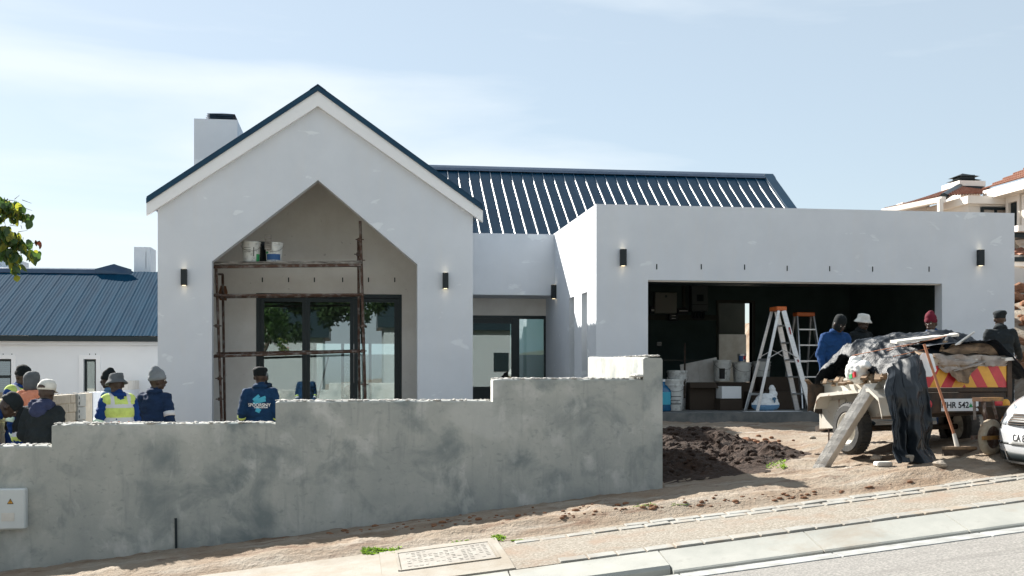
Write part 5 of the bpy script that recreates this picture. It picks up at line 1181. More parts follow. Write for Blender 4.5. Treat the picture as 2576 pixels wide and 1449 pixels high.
def rock(me, x, y, s, label, cat, group=None, sink=.3, name='stone', scl=(1.3,1,.7)):
    o = bpy.data.objects.new(name, me); C.objects.link(o); o.location = (x, y, ground(x, y)+s*scl[2]*(1-sink)); o.scale = (s*scl[0], s*scl[1], s*scl[2]); o.rotation_euler = (0, 0, random.uniform(0, 6.3)); tag(o, label, cat, group); return o
def gp(px_, py_):          # ground point under a picture position
    a = ray(px_, py_); t = 6.0
    while t < 40:
        if CAMZ + a[2]*t < ground(a[0]*t, a[1]*t, False): break
        t += .03
    return a[0]*t, a[1]*t
x, y = gp(1868+8, 1122); rock(rm_[0], x, y, .10, 'largest orange clod at the right foot of the soil heap', 'clod', name='soil_clod')
cl = MB()
hc2 = MB()
for k in range(500):
    x = random.uniform(3.05, 5.0); y = random.uniform(11.2, 14.6); s_ = random.choice([.006,.010,.014,.022,.03])*random.uniform(.7,1.2); zz_ = heapz(x, y)
    if zz_ > ground(x, y, False)+.02 : hc2.ball((x, y, zz_+s_*.3), (s_*random.uniform(1,1.5), s_, s_*.75), 7, 5)
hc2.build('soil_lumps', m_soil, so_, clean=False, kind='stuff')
for k in range(230):
    px_ = random.gauss(1905, 24); py_ = 1118 + (px_-1905)*-.10 + random.gauss(8, 9)
    x, y = gp(px_, py_); s_ = random.uniform(.008,.035); cl.ball((x, y, ground(x,y)+s_*.3), (s_*random.uniform(1,1.6), s_, s_*.7), 7, 5)
for k in range(230):
    px_ = random.uniform(700, 2576); py_ = random.gauss(1.0, .35); yy = 1225 + (2060-px_)*.075 + py_*20; 
    x, y = gp(px_, yy)
    if not (8.95 < y < 10.5): continue
    s_ = random.uniform(.004,.014)*random.choice([1,1,1.8]); cl.ball((x, y, ground(x,y)+s_*.2), (s_*1.5, s_, s_*.7), 6, 4)
tag(cl.build('loose_clods', m_clod, clean=False), 'orange clods and crumbs scattered over the dirt verge', 'clods', kind='stuff')
for (px_, py_, s_, lb) in ((2044,1108,.035,'small round stone on the shadow line left of the trailer wheel'),(2203,1158,.05,'pale stone beside the plastic sheet hem'),(2365,1178,.05,'brown stone on the dirt below the broom')):
    x, y = gp(px_, py_); rock(rs_[0], x, y, s_, lb, 'stone')
br = thing('broken_brick', 'pale broken block wedged under the black plastic sheet', 'brick', (0,0,0)); x, y = gp(2308, 1162); z = ground(x,y)
bb_ = MB().box(x-.14,x+.10,y-.06,y+.06,z,z+.07); bb_.build('brick_piece', m_stone, br, bevel=.012)
x, y = gp(2225, 1172); z = ground(x,y); ob_ = MB().box(x-.09,x+.06,y-.05,y+.05,z,z+.045).build('broken_brick', m_board, org=(x,y,z), bevel=.01); tag(ob_, 'white block offcut on the dirt left of the plastic sheet', 'brick')
wd = MB()
def tuft(px0, px1, py0, py1, n, h):
    for k in range(n):
        x, y = gp(random.uniform(px0, px1), random.uniform(py0, py1)); z = ground(x, y)
        for j in range(3):
            a_ = random.uniform(0, 6.3); w_ = .006; l_ = h*random.uniform(.4,1); dx, dy = math.cos(a_), math.sin(a_)
            wd.add([(x-dy*w_,y+dx*w_,z),(x+dy*w_,y-dx*w_,z),(x+dx*l_*.6+dy*w_,y+dy*l_*.6-dx*w_,z+l_*.7),(x+dx*l_,y+dy*l_,z+l_*.5)], [(0,1,2,3)])
tuft(912,1005,1383,1399,230,.028); tuft(1240,1268,1352,1362,60,.03); tuft(1288,1312,1398,1430,50,.02); tuft(1865,1930,1152,1172,260,.045); tuft(1930,1975,1160,1180,90,.03); tuft(1130,1180,1362,1372,30,.015); tuft(1590,1650,1270,1278,40,.012); tuft(1690,1730,1340-70,1345-70,20,.01)
tag(wd.build('weeds', m_weed, clean=False), 'small bright green weeds on the dirt verge', 'weeds', kind='stuff')
# rubble of the bank at the right edge
ru_ = MB()
for k in range(170):
    x = random.uniform(12.0, 16.5); y = random.uniform(17.5, 24.8); s_ = random.uniform(.05,.22); n0 = len(ru_.v); ru_.ball((x, y, ground(x, y)+s_*.3), (s_*1.4, s_, s_*.7), 8, 6)
    for q in range(n0, len(ru_.v)): v_ = Vector(ru_.v[q]); ru_.v[q] = tuple(v_ + Vector((nz(v_.x,v_.y,v_.z,6), nz(v_.y,v_.z,v_.x,6), nz(v_.z,v_.x,v_.y,6)))*s_*.5)
tag(ru_.build('earth_rubble', m_clod, clean=False, org=(14,21,1)), 'lumpy orange earth rubble covering the bank right of the garage', 'rubble', kind='stuff')
sb_ = thing('bank_shrub', 'low green shrub at the foot of the tan wall by the right edge', 'shrub', (at(2565,780,25).x, 25, 2.9)); lf = MB(); c_ = at(2566, 772, 25.0)
for k in range(1500):
    d_ = Vector((random.gauss(0,.5), random.gauss(0,.15), abs(random.gauss(0,.16)))); M_ = Euler((random.uniform(-2,0), random.uniform(-1,1), random.uniform(0,6.28))).to_matrix(); lf.add([c_+Vector((.3,0,-.15))+d_+M_ @ (w*.9) for w in sm_v], [(0,1,2,3)])
lf.build('leaves', m_leaf, sb_, clean=False, kind='stuff'); MB().tube(c_+Vector((.3,0,-.4)), c_+Vector((.3,0,0)), .02).build('stem', m_bark, sb_)
# ================================================================== TRAILER
TZ = .80
AZ = R(8)                                            # body turned slightly left, nose down
TL = local_thing('trailer', 'small nose-down cream box trailer with red and yellow chevron tailgate, piled with rubbish', 'trailer', (5.36, 10.10, 0), AZ)
# local axes: x to the right along the tail, y forward (away); z world height; tilt built in
W_, LN = 1.035, 1.66
def tz(y, z): return z - .072*y
def tb_(x0, x1, y0_, y1_, z0, z1, name, m, parent=None, bev=.006):
    b = MB(); b.add([(x0,y0_,tz(y0_,z0)),(x1,y0_,tz(y0_,z0)),(x1,y1_,tz(y1_,z0)),(x0,y1_,tz(y1_,z0)),(x0,y0_,tz(y0_,z1)),(x1,y0_,tz(y0_,z1)),(x1,y1_,tz(y1_,z1)),(x0,y1_,tz(y1_,z1))],[(0,3,2,1),(4,5,6,7),(0,1,5,4),(1,2,6,5),(2,3,7,6),(3,0,4,7)])
    return b.build(name, m, parent or TL, bevel=bev)
tb_(0, .03, .03, LN, 1.22, 1.62, 'side_panel', m_trail); tb_(W_-.03, W_, .03, LN, 1.22, 1.62, 'side_panel', m_trail); tb_(.031, W_-.031, LN-.03, LN, 1.22, 1.62, 'front_panel', m_trail); tb_(.031, W_-.031, .05, LN-.031, 1.22, 1.26, 'trailer_floor', m_grime)
tb_(-.02, .045, .0, LN+.02, 1.622, 1.655, 'top_rail', m_trail); tb_(W_-.045, W_+.02, .0, LN+.02, 1.622, 1.655, 'top_rail', m_trail)
tg = tb_(.0, W_, -.03, .0, 1.475, 1.76, 'tailgate', m_trail)
# chevron board, each stripe its own piece
z0c, z1c = 1.478, 1.685; hc_ = z1c-z0c; mid = W_/2
def stripe(pts, m):
    b = MB(); b.prism([(x, z) for x, z in pts], -.036, -.0315); return b.build('chevron_stripe', m, tg)
def clip_par(x0, w_, slope, xa, xb):
    # parallelogram from bottom x0..x0+w shifted by slope*h at the top, clipped to xa..xb
    poly = [(x0, z0c), (x0+w_, z0c), (x0+w_+slope*hc_, z1c), (x0+slope*hc_, z1c)]
    for lim, sgn in ((xa, 1), (xb, -1)):
        o_ = []
        for i in range(len(poly)):
            p, q = poly[i], poly[(i+1) % len(poly)]; ip, iq = sgn*(p[0]-lim) >= 0, sgn*(q[0]-lim) >= 0
            if ip: o_.append(p)
            if ip != iq: t = (lim-p[0])/(q[0]-p[0]); o_.append((lim, p[1]+(q[1]-p[1])*t))
        poly = o_
        if len(poly) < 3: return None
    return poly
sw_w = .125
for k in range(-2, 7):
    for side in (0, 1):
        if side == 1: x0 = mid + (k-1)*sw_w - .0; P = clip_par(x0+.02, sw_w, -.62, mid, W_-.012); col = m_red if k % 2 == 0 else m_yel
        else: x0 = mid - k*sw_w; P = clip_par(x0-.02, sw_w, .62, .012, mid); col = m_red if k % 2 == 0 else m_yel
        if P: stripe(P, col)
tb_(0, W_, -.045, -.002, 1.43, 1.472, 'tail_beam', m_grime); tb_(.02, W_-.02, -.035, 0, 1.225, 1.428, 'tail_panel', m_grime)
tb_(W_-.03, W_+.03, -.05, .0, 1.25, 1.80, 'corner_post', m_grime)
pl = tb_(.455-.21, .455+.215, -.050, -.0452, 1.245, 1.365, 'number_plate', m_whitep, bev=.002)
rgt, upv = Vector((1,0,0)), Vector((0,0,1))
text('HHR 542', .082, m_blk, 'plate_characters', pl, (.455-.055, -.052, 1.305), rgt, upv, .002, bold=.0016)
text('L', .082, m_blk, 'plate_characters', pl, (.455+.180, -.052, 1.305), rgt, upv, .002, bold=.0016)
em = MB(); em.prism([(.56,1.285),(.60,1.285),(.605,1.297),(.595,1.293),(.592,1.318),(.583,1.306),(.580,1.330),(.573,1.306),(.565,1.316),(.565,1.293),(.555,1.297)], -.053, -.0505); em.build('plate_emblem', m_green, pl)
for (x_, m__) in ((.09, m_red), (.90, m_red), (.985, m_yel)):
    MB().lathe([(0,0),(.048,0),(.048,.02),(.042,.026),(.03,.032),(0,.036)], (x_-.0, -.036, 1.315), (0,-1,0), n=20).build('tail_light', m__, TL, smooth='auto')
    MB().lathe([(.05,0),(.062,0),(.062,.015),(.05,.015)], (x_, -.036, 1.315), (0,-1,0), n=20).build('light_rim', m_black, TL)
# wheels: tyre centre measured in the photograph
def wheel(xc, yc, zc, r, w_, side, parent, name='wheel', rimm=m_trail):
    o = MB().lathe([(r*.60,-w_*.42),(r*.66,-w_*.5),(r*.88,-w_*.5),(r*.97,-w_*.36),(r,-w_*.2),(r,w_*.2),(r*.97,w_*.36),(r*.88,w_*.5),(r*.66,w_*.5),(r*.60,w_*.42)], (xc,yc,zc), (1,0,0), n=40).build(name, m_tyre, parent, smooth='auto')
    s_ = side
    MB().lathe([(r*.62,s_*w_*.44),(r*.58,s_*w_*.40),(r*.52,s_*w_*.16),(r*.40,s_*w_*.20),(r*.30,s_*w_*.34),(r*.20,s_*w_*.34),(r*.16,s_*w_*.22),(0,s_*w_*.22)], (xc,yc,zc), (1,0,0), n=36).build('rim', rimm, o, smooth=True, solid=.004)
    for k in range(5):
        t = 2*math.pi*k/5; MB().tube((xc+s_*w_*.24, yc+r*.12*math.cos(t), zc+r*.12*math.sin(t)), (xc+s_*w_*.34, yc+r*.12*math.cos(t), zc+r*.12*math.sin(t)), .012, n=6).build('wheel_nut', m_rust, o)
    tr_ = MB()
    for k in range(46):
        t = 2*math.pi*k/46; d = Vector((0, math.cos(t), math.sin(t))); c_ = Vector((xc,yc,zc)); tr_.beam(c_+d*r*.995+Vector((-w_*.34,0,0)), c_+d*r*.995+Vector((w_*.34,0,0)), .02, .012, up=d)
    tr_.build('tread', m_tyre, o, kind='stuff'); return o
wheel(-.13, .88, 1.045, .268, .16, -1, TL); wheel(W_+.13, .88, 1.06, .268, .16, 1, TL)
MB().tube((-.1,.88,1.045),(W_+.1,.88,1.05),.03).build('axle', m_grime, TL)
# mudguards: folded sheet over the wheel
for s_, xo in ((-1, 0), (1, W_)):
    b = MB(); X0, X1 = xo, xo+s_*.19
    pts = [(1.52, 1.34), (1.46, 1.47), (1.40, 1.50), (.50, 1.50), (.34, 1.40), (.28, 1.22)]
    P = [[(X0, y_, tz(y_, z_)), (X1, y_, tz(y_, z_)), (X1, y_, tz(y_, z_)-.035)] for y_, z_ in pts]; b.grid(P); b.build('mudguard', m_trail, TL, solid=.006)
tb_(-.03, .0, 1.18, LN+.02, 1.12, 1.43, 'front_corner', m_trail)
MB().tube((-.02,1.5,1.13),(-.02,1.5,.80),.008).build('chain', m_rust, TL)
MB().beam((W_/2, LN, 1.13), (W_/2, LN+.95, .95), .06, .06).build('drawbar', m_grime, TL)
def W(x, y, z): return TL.matrix_basis @ Vector((x, y, z))
TLm = Matrix.Translation((5.36, 10.10, 0)) @ Matrix.Rotation(AZ, 4, 'Z')
def TW_(x, y, z): return TLm @ Vector((x, y, z))
# ---- rubbish load: crumpled black sheet over the pile
def ridged(x, y, s, seed=0): return 1-2*abs(nz(x+seed, y, seed, s))
def load_h(x, y):            # local coords over the trailer
    u = (x+.1)/(W_+.2); v = y/LN
    base = 1.60 - .05*y
    hump = .33*math.exp(-((x-.18)**2/.14+(y-1.0)**2/.25)) + .37*math.exp(-((x-.55)**2/.16+(y-.35)**2/.35)) + .14*math.exp(-((x-.9)**2/.06+(y-.5)**2/.3)) + .12*math.exp(-((x+.10)**2/.03+(y-1.3)**2/.1))
    return base + hump
P = []
for i in range(120):
    col = []
    for j in range(140):
        x = lerp(-.10, .80, i/119); y = lerp(.02, 1.78, j/139)
        e = min(i, 119-i, j, 139-j)/10.0; e = min(1, e)
        z = load_h(x, y) + .050*ridged(x*1.3, y, 2.6, 3) + .030*ridged(x*.5, y*1.6, 5.2, 8) + .014*ridged(x*1.6, y*.7, 9, 5)
        if i < 16: z -= (1-i/16)**2*.10*(1+.6*nz(0, y, 0, 4))
        if j > 122: z -= ((j-122)/17)**2*.25
        col.append(TW_(x + .02*nz(x,y,9,5), y + .02*nz(x,y,4,5), z))
    P.append(col)
tarp = MB().grid(P).build('tarpaulin', m_plastic, smooth=True, solid=.002, clean=False, org=TW_(.4,.8,1.6)); tag(tarp, 'crumpled shiny black plastic sheet covering the left half of the trailer load', 'plastic sheet')
# hanging sheet down to the ground, like a pair of trousers
P = []
for i in range(110):
    u = i/109; col = []
    for j in range(130):
        v = j/129
        x = lerp(-.60, -.05, u) + .16*math.exp(-((v-.0)/.14)**2)*(1.2-u) + .05*(v-.5)*(1-2*u)*0 + (.05*math.sin(v*3) if u < .5 else 0) - .02*v
        zt_ = 1.80 - .16*(1-u)**1.5 ; zb_ = TZ + .005 - .02*u
        z = lerp(zt_, zb_, v)
        fold = .085*math.sin(u*math.pi*3.3+.6+.8*math.sin(v*2.2)) * (.35+.65*v) + .050*ridged(u*1.6, v*.55, 3.0, 1) + .020*ridged(u*3.0, v*.9, 3.5, 4) + .012*ridged(u*1.2, v*3.0, 3.2, 7)
        y = -.24 - fold - .10*v + .22*(1-v)**5
        if v > .88: y -= (v-.88)*.9
        x += .02*nz(u, v*2, 3, 4) 
        if .42 < u < .56 and v > .45: y += .10*(v-.45)*2*(1-abs(u-.49)/.07)
        col.append(TW_(x, y, z))
    P.append(col)
hsheet = MB().grid(P).build('hanging_plastic', mat('dull_black_plastic', (.009,.013,.018), .36, bump=.3, bscale=14, bdist=.01, spec=.5), smooth=True, solid=.002, clean=False, org=TW_(0,-.3,.8)); tag(hsheet, 'long black plastic sheet hanging off the trailer corner down to the dirt', 'plastic sheet')
# black sheet over the right part of the pile
P = []
for i in range(70):
    u = i/69; col = []
    for j in range(60):
        v = j/59; x = lerp(.18, 1.22, u); y = lerp(-.12, 1.2, v)
        z = 1.965 - .50*max(0, u-.60)**1.3*2.1 - .10*(1-u)*(1-v) - .07*v + .022*ridged(x, y, 3.5, 2) + .010*ridged(x, y, 9, 3)
        if u > .6: z -= (u-.6)*.25
        col.append(TW_(x, y, z))
    P.append(col)
t2 = MB().grid(P).build('tarpaulin', m_plastic, smooth=True, solid=.003, clean=False, org=TW_(.8,.5,1.8)); tag(t2, 'black plastic sheet sloping off the right side of the load above the cardboard', 'plastic sheet')
def flat_piece(name, label, cat, pts, m, th=.012, crumple=.0, nu=10, nv=10, seed=0):
    a, b_, c_, d = [Vector(TW_(*q)) for q in pts]; n_ = (b_-a).cross(d-a).normalized()
    P = [[a.lerp(b_, i/nu).lerp(d.lerp(c_, i/nu), j/nv) + n_*crumple*ridged(i/nu*1.3, j/nv*1.3, 2.2, seed) for j in range(nv+1)] for i in range(nu+1)]
    o = MB().grid(P).build(name, m, solid=th, smooth=crumple > 0, clean=False, org=a); tag(o, label, cat); return o
flat_piece('ceiling_board', 'long pale board lying on top of the trailer load', 'board', [(-.02,.28,1.93),(.56,.10,2.005),(.60,.22,2.02),(.0,.42,1.945)], m_board, .025)
flat_piece('ceiling_board', 'second white board sloping beside the long one on the load', 'board', [(.28,-.20,1.89),(.60,-.05,2.02),(.74,.10,2.03),(.42,-.08,1.90)], m_board, .012)
flat_piece('board_offcut', 'square beige offcut lying in the black plastic on the load', 'board', [(.02,-.02,1.80),(.20,-.06,1.77),(.26,.10,1.81),(.10,.18,1.845)], m_card, .012)
flat_piece('cardboard_sheet', 'torn grey paper sheet hanging over the chevron board', 'cardboard', [(.14,-.05,1.80),(.90,-.06,1.80),(.62,-.12,1.69),(.26,-.11,1.62)], m_paper, .003, .055, 16, 8, 2)
flat_piece('cardboard_sheet', 'brown torn cardboard piece drooping left over the chevrons', 'cardboard', [(.20,-.075,1.72),(.56,-.075,1.71),(.52,-.11,1.52),(.40,-.12,1.54)], m_card, .004, .03, 12, 10, 5)
flat_piece('cardboard_sheet', 'light brown cardboard flap over the right chevrons', 'cardboard', [(.42,-.07,1.72),(.72,-.07,1.73),(.64,-.085,1.68),(.52,-.095,1.58)], m_card, .004, .02, 12, 10, 9)
flat_piece('cardboard_sheet', 'crumpled brown cardboard stuffed under the right black sheet', 'cardboard', [(.25,.02,1.80),(.98,.02,1.78),(.95,.10,1.88),(.35,.10,1.90)], m_card, .004, .06, 18, 8, 12)
flat_piece('cardboard_sheet', 'dirty grey paper wad at the right end of the tailgate', 'cardboard', [(.70,-.06,1.80),(1.02,-.05,1.80),(.98,-.09,1.70),(.74,-.10,1.69)], m_paper, .004, .04, 12, 8, 15)
flat_piece('plank_offcut', 'short pale wood offcut sticking out at the right end of the tailgate', 'wood', [(.94,-.10,1.765),(1.06,-.10,1.775),(1.06,.1,1.80),(.94,.1,1.79)], m_board, .03)
fb = TW_(.06,-.10,1.66); o = local_thing('white_foam_sheet', 'rounded white foam sheet at the left end of the chevron board', 'foam', fb, AZ); MB().prism([(-.10,.12),(-.07,.15),(.04,.14),(.09,-.02),(.03,-.08),(-.06,-.08),(-.10,-.03)], -.015, .0).build('foam_panel', m_whitep, o, bevel=.008)
# debris under the sheet on the left, lumps and sticks
lp = MB()
for k in range(60):
    x, y = random.uniform(-.14,.2), random.uniform(.2,1.7); s_ = random.uniform(.02,.055); lp.beam(TW_(x-s_*random.uniform(.5,2.2), y-s_, 1.58-.05*y+random.uniform(-.03,.05)), TW_(x+s_, y+s_*1.5, 1.59-.05*y+random.uniform(-.02,.06)), s_*1.2, s_*.5)
tag(lp.build('rubble', m_card, org=TW_(0,1,1.6), clean=False), 'brown rubble poking out under the left plastic sheet', 'rubble', kind='stuff')
sk_ = TW_(.30,.35,1.96); st_o = thing('reinforcing_rods', 'thin rusty rods sticking out across the top of the load', 'rods', sk_)
for (a, b_) in (((-.12,.9,1.80),(.32,.05,1.96)), ((.0,.8,1.80),(.36,.02,1.98)), ((-.05,.3,1.78),(.22,.1,1.86))): MB().tube(TW_(*a), TW_(*b_), .004, n=6).build('rod', m_wood, st_o)
bgp = TW_(-.14, .78, 1.63); WB = local_thing('plastic_bag', 'stuffed white plastic bag with a red and green logo on the left trailer side', 'bag', bgp, AZ)
meta_build([('e',(0,0,0),(.10,.13,.12)),('e',(.0,-.12,.06),(.045,.10,.05)),('e',(0,.03,.07),(.07,.08,.09))], .012, 'bag_body', m_bag, WB, 2, .014, 9)
lg = MB(); lg.prismx([(-.07,-.06),(-.02,-.07),(-.02,-.03),(-.06,-.02)], -.104, -.085); lg.build('logo_green', m_green, WB)
lg = MB(); lg.prismx([(-.11,-.05),(-.075,-.06),(-.07,-.015),(-.10,.0)], -.100, -.080); lg.build('logo_red', m_red, WB)
o = thing('metal_sheet', 'dented dark sheet metal offcut hanging at the front left of the trailer', 'sheet metal', TW_(-.1,1.7,1.3)); P = [[TW_(lerp(-.22,.02,i/8), 1.60+.02*i/8, lerp(1.20,1.50,j/8)+.02*nz(i*.3,j*.3,0,1)-.03*i/8) + Vector((0,.015*nz(i*.4,j*.4,2,1),0)) for j in range(9)] for i in range(9)]
MB().grid(P).build('sheet', m_grime, o, solid=.004, clean=False)
# ---- concrete post
pb_ = Vector((4.73, 10.88, 0)); pb_.z = ground(pb_.x, pb_.y)-.02; pt_ = atz(2197, 968, 11.25)
b = MB(); d_ = pt_-pb_; n_ = 22; P = []
side = Vector((.93,-.30,0)).normalized(); upn = side.cross(d_.normalized()); rr_ = Matrix.Rotation(R(-38), 3, d_.normalized()); side = rr_ @ side; upn = rr_ @ upn
for i in range(n_+1):
    c_ = pb_ + d_*(i/n_); P.append([c_ + side*sx_*(.066+.004*nz(i, sx_, sz_, .7)) + upn*sz_*(.066+.004*nz(i, sz_, 3, .8)) for sx_, sz_ in ((-1,-1),(-.2,-1.03),(1,-1),(1.03,.1),(1,1),(.1,1.03),(-1,1),(-1.02,0),(-1,-1))])
b.grid(P); b.f.append(tuple(range(8))); b.f.append(tuple(n_*9+i for i in range(8))[::-1])
tag(b.build('concrete_post', m_post, org=pb_, merge=True), 'rough square concrete post leaning against the left trailer wheel', 'concrete post')
# ---- broom
bb0 = atz(2409, 1130, 10.35); hx, hy = bb0.x, bb0.y; gz_ = ground(hx, hy)
BR = thing('broom', 'yard broom with a reddish wooden handle leaning against the tailgate', 'broom', (hx, hy, gz_))
topb = atz(2325, 866, 10.62)
MB().tube((hx, hy, gz_+.10), topb, .0125, .0125, 10).build('handle', m_wood, BR, smooth='auto'); MB().tube((hx, hy, gz_+.07), Vector((hx,hy,gz_+.10)).lerp(topb, .11), .022, .016, 10).build('socket', m_board, BR)
MB().beam((hx-.16, hy-.03, gz_+.075), (hx+.19, hy+.02, gz_+.07), .06, .03).build('head', m_card, BR, bevel=.006)
bs = MB()
for k in range(60):
    t = k/59; 
    for j in (-.018, 0, .018): x = hx-.155+.34*t; y = hy-.03+.05*t+j; bs.tube((x,y,gz_+.06),(x+random.uniform(-.006,.006),y+random.uniform(-.008,.008),gz_+.002), .003, n=4)
bs.build('bristles', m_bristle, BR, kind='stuff', clean=False)
# ---- wheelbarrow, standing by the tail
wc = atz(2492, 1107, 10.15); gz2 = ground(wc.x, wc.y); r_ = .165
WH = thing('wheelbarrow', 'rusty yellow framed wheelbarrow with a cream wheel between trailer and car', 'wheelbarrow', (wc.x, wc.y, gz2))
m_cw = mat('cream_rubber', (.42,.38,.30), .9, col2=(.2,.14,.09), nscale=6); m_ry = mat('rusty_yellow', (.28,.14,.03), .7, .1, col2=(.10,.05,.03), nscale=8)
ax = Vector((.42,-.91,0)).normalized(); dirf = Vector((.91,.42,0)).normalized(); c_ = Vector((wc.x, wc.y, gz2+r_-.01))
wo = MB().lathe([(r_*.62,-.03),(r_*.85,-.035),(r_,-.015),(r_,.015),(r_*.85,.035),(r_*.62,.03)], c_, ax, n=32).build('wheel', m_cw, WH, smooth=True); MB().lathe([(r_*.62,-.02),(r_*.5,-.01),(.03,-.02),(.03,.02),(r_*.5,.01),(r_*.62,.02)], c_, ax, n=28).build('rim', m_rust, wo, smooth=True)
for s_ in (-1, 1):
    MB().beam(c_+ax*.055*s_-dirf*.20, c_+ax*.055*s_+dirf*.10, .018, .035).build('fork', m_ry if s_ > 0 else m_rust, WH)
    MB().beam(c_+ax*.05*s_-dirf*.16+Vector((0,0,.16)), c_+ax*.05*s_-dirf*.17+Vector((0,0,.33)), .018, .022).build('strut', m_rust, WH)
    MB().beam(c_+ax*.05*s_+dirf*.02+Vector((0,0,.17)), c_+ax*.05*s_-dirf*.05+Vector((0,0,.33)), .018, .022).build('strut', m_rust, WH)
    MB().tube(c_+ax*.05*s_+dirf*.10, c_+ax*.28*s_+dirf*1.25+Vector((0,0,.28)), .014).build('handle', m_rust, WH)
MB().beam(c_-dirf*.20+Vector((0,0,.345)), c_+dirf*.12+Vector((0,0,.345)), .10, .035).build('front_bar', m_ry, WH)
tr = MB(); q0 = c_+dirf*.30+Vector((0,0,.05))
bs_ = [q0-ax*.2, q0+ax*.2, q0+ax*.2+dirf*.5, q0-ax*.2+dirf*.5]; tp = [v_+Vector((0,0,.22)) for v_ in (q0-ax*.28-dirf*.1, q0+ax*.28-dirf*.1, q0+ax*.28+dirf*.6, q0-ax*.28+dirf*.6)]
tr.add(bs_+tp, [(0,3,2,1),(0,1,5,4),(1,2,6,5),(2,3,7,6),(3,0,4,7)]); tr.build('tray', m_grime, WH, solid=.004)
# small litter
x, y = gp(1973, 1146); o = meta_build([('e',(0,0,0),(.09,.06,.015)),('e',(.07,.02,.01),(.06,.04,.012))], .010, 'litter', m_bag, None, 1, .008, 14) ; o.location = (x, y, ground(x,y)+.008); tag(o, 'crumpled white paper on the dirt left of the concrete post', 'litter')
x, y = gp(2095, 1150); o = MB().beam((x-.16,y+.1,ground(x,y)+.02),(x+.25,y,ground(x,y)+.03),.08,.012).build('metal_strip', m_grime, org=(x,y,ground(x,y))); tag(o, 'dark bent metal strip under the foot of the concrete post', 'metal strip')
# ================================================================== CAR at the right edge
CX, CY, CG = 5.635, 8.64, .665
CR = thing('parked_car', 'silver hatchback nosing in at the right edge of the verge', 'car', (CX+1.8, CY, CG))
# sections along X (nose at left), each: (x, half width, z bottom, z belt, z top, half width top)
secs = [(0.00,.42,.30,.48,.52,.38),(.05,.60,.22,.50,.60,.54),(.16,.72,.17,.53,.70,.66),(.34,.79,.16,.60,.80,.72),(.62,.815,.16,.68,.87,.74),(1.00,.82,.17,.78,.93,.72),(1.35,.82,.17,.84,1.10,.66),(1.75,.82,.17,.86,1.38,.58),(2.3,.82,.17,.88,1.44,.57),(3.0,.82,.17,.90,1.42,.56),(3.5,.80,.2,.92,1.28,.56),(3.80,.74,.25,.90,1.0,.6)]
P = []
for (sx_, hw, zb, zm, zt_, ht) in secs:
    col = []
    prof_ = [(-hw*.86,zb),(-hw*.98,zb+.05),(-hw,lerp(zb,zm,.5)),(-hw*.985,zm),(-ht,zt_-.05*min(1,zt_)),(-ht*.82,zt_-.012),(0,zt_+.012),(ht*.82,zt_-.012),(ht,zt_-.05*min(1,zt_)),(hw*.985,zm),(hw,lerp(zb,zm,.5)),(hw*.98,zb+.05),(hw*.86,zb),(0,zb),(-hw*.86,zb)]
    P.append([(CX+sx_, CY+a, CG+z) for a, z in prof_])
cb_ = MB().grid(P); cb_.f.append(tuple(range(14))); 
co = cb_.build('body', m_car, CR, smooth=True, merge=True); sdm = co.modifiers.new('round', 'SUBSURF'); sdm.levels = 2; sdm.render_levels = 2
def on_nose(yv, zv, out=.0):
    """point on the nose at lateral offset yv and height zv"""
    # interpolate the nose curve: x as function of |y| and z
    ay = abs(yv); x = .012 + .16*(ay/.72)**3.2 + max(0, zv-.52)*.75 + max(0, .30-zv)*.35
    return Vector((CX + x - out, CY+yv, CG+zv))
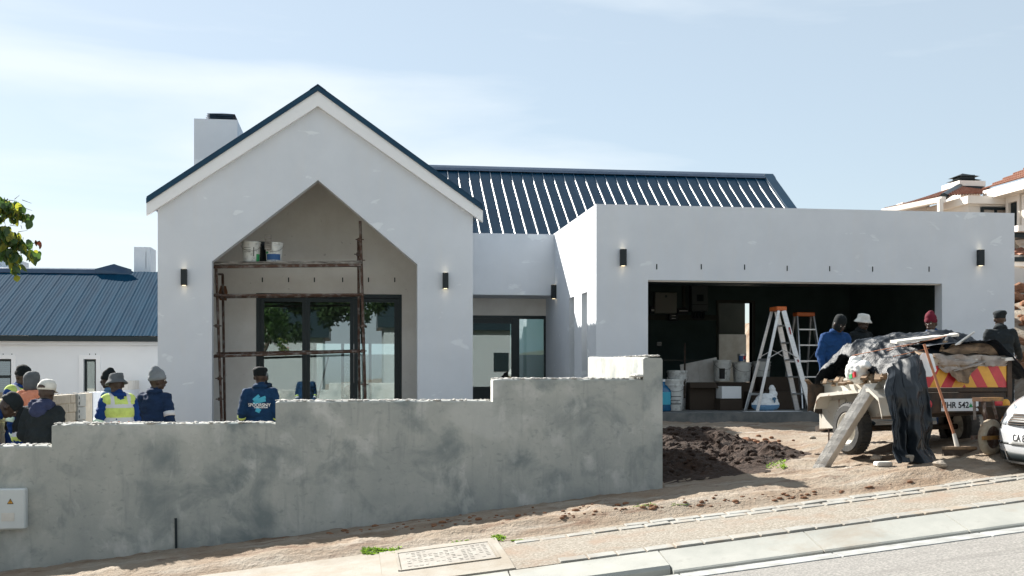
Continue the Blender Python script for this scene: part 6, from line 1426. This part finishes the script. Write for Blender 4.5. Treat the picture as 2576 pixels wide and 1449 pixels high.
def nose_patch(name, m, y0_, y1_, z0, z1, out, parent, nu=10, nv=6, solid=.01, skew=0.0):
    P = [[on_nose(lerp(y0_,y1_,i/nu), lerp(z0,z1,j/nv)+skew*(i/nu)*(j/nv), out) for j in range(nv+1)] for i in range(nu+1)]
    return MB().grid(P).build(name, m, parent, solid=solid, smooth=True)
bm_ = nose_patch('bumper', m_car, -.74, .74, .17, .46, .045, CR, 24, 8, .03)
nose_patch('bumper_strip', m_black, -.73, .73, .335, .352, .050, bm_, 24, 1, .004)
nose_patch('lower_grille', m_black, -.42, .42, .19, .27, .049, bm_, 14, 2, .004)
nose_patch('fog_recess', m_black, .46, .64, .19, .27, .050, bm_, 6, 2, .004)
for s_ in (-1, 1):
    hl = nose_patch('headlight', m_lens, s_*.44, s_*.73, .50, .66, .030, CR, 10, 6, .02, .05)
    nose_patch('indicator', mat('amber_lens', (.6,.22,.05), .2), s_*.69, s_*.735, .52, .64, .034, hl, 4, 3, .006)
gr_ = nose_patch('grille', m_black, -.40, .40, .50, .60, .028, CR, 12, 3, .01)
for k in range(5): nose_patch('grille_slat', m_grime, -.39, .39, .507+.02*k, .513+.02*k, .034, gr_, 10, 1, .004)
np_ = nose_patch('number_plate', m_whitep, -.22, .30, .34, .45, .062, CR, 8, 2, .006)
q0, q1 = on_nose(.30, .395, .070), on_nose(-.22, .395, .070)
text('CA 8', .085, m_blk, 'plate_characters', np_, q0+Vector((-.003,-.16,0)), (q1-q0).normalized(), (0,0,1), .002, bold=.0016)
for (wx_, sd) in ((.72,1),(3.1,1),(.72,-1),(3.1,-1)):
    b = MB().lathe([(.17,-.08),(.26,-.09),(.30,-.05),(.30,.05),(.26,.09),(.17,.08)], (CX+wx_, CY+sd*.74, CG+.29), (0,1,0), n=32).build('wheel', m_tyre, CR, smooth='auto'); MB().lathe([(.18,sd*.06),(.12,sd*.05),(.05,sd*.07),(0,sd*.07)], (CX+wx_, CY+sd*.74, CG+.29), (0,1,0), n=24).build('rim', m_gal, b, smooth=True)
ws_ = MB(); ws_.add([(CX+1.02,CY-.64,CG+.95),(CX+1.02,CY+.64,CG+.95),(CX+1.70,CY+.52,CG+1.37),(CX+1.70,CY-.52,CG+1.37)],[(0,1,2,3)]); ws_.build('windscreen', m_black, CR, solid=.01)
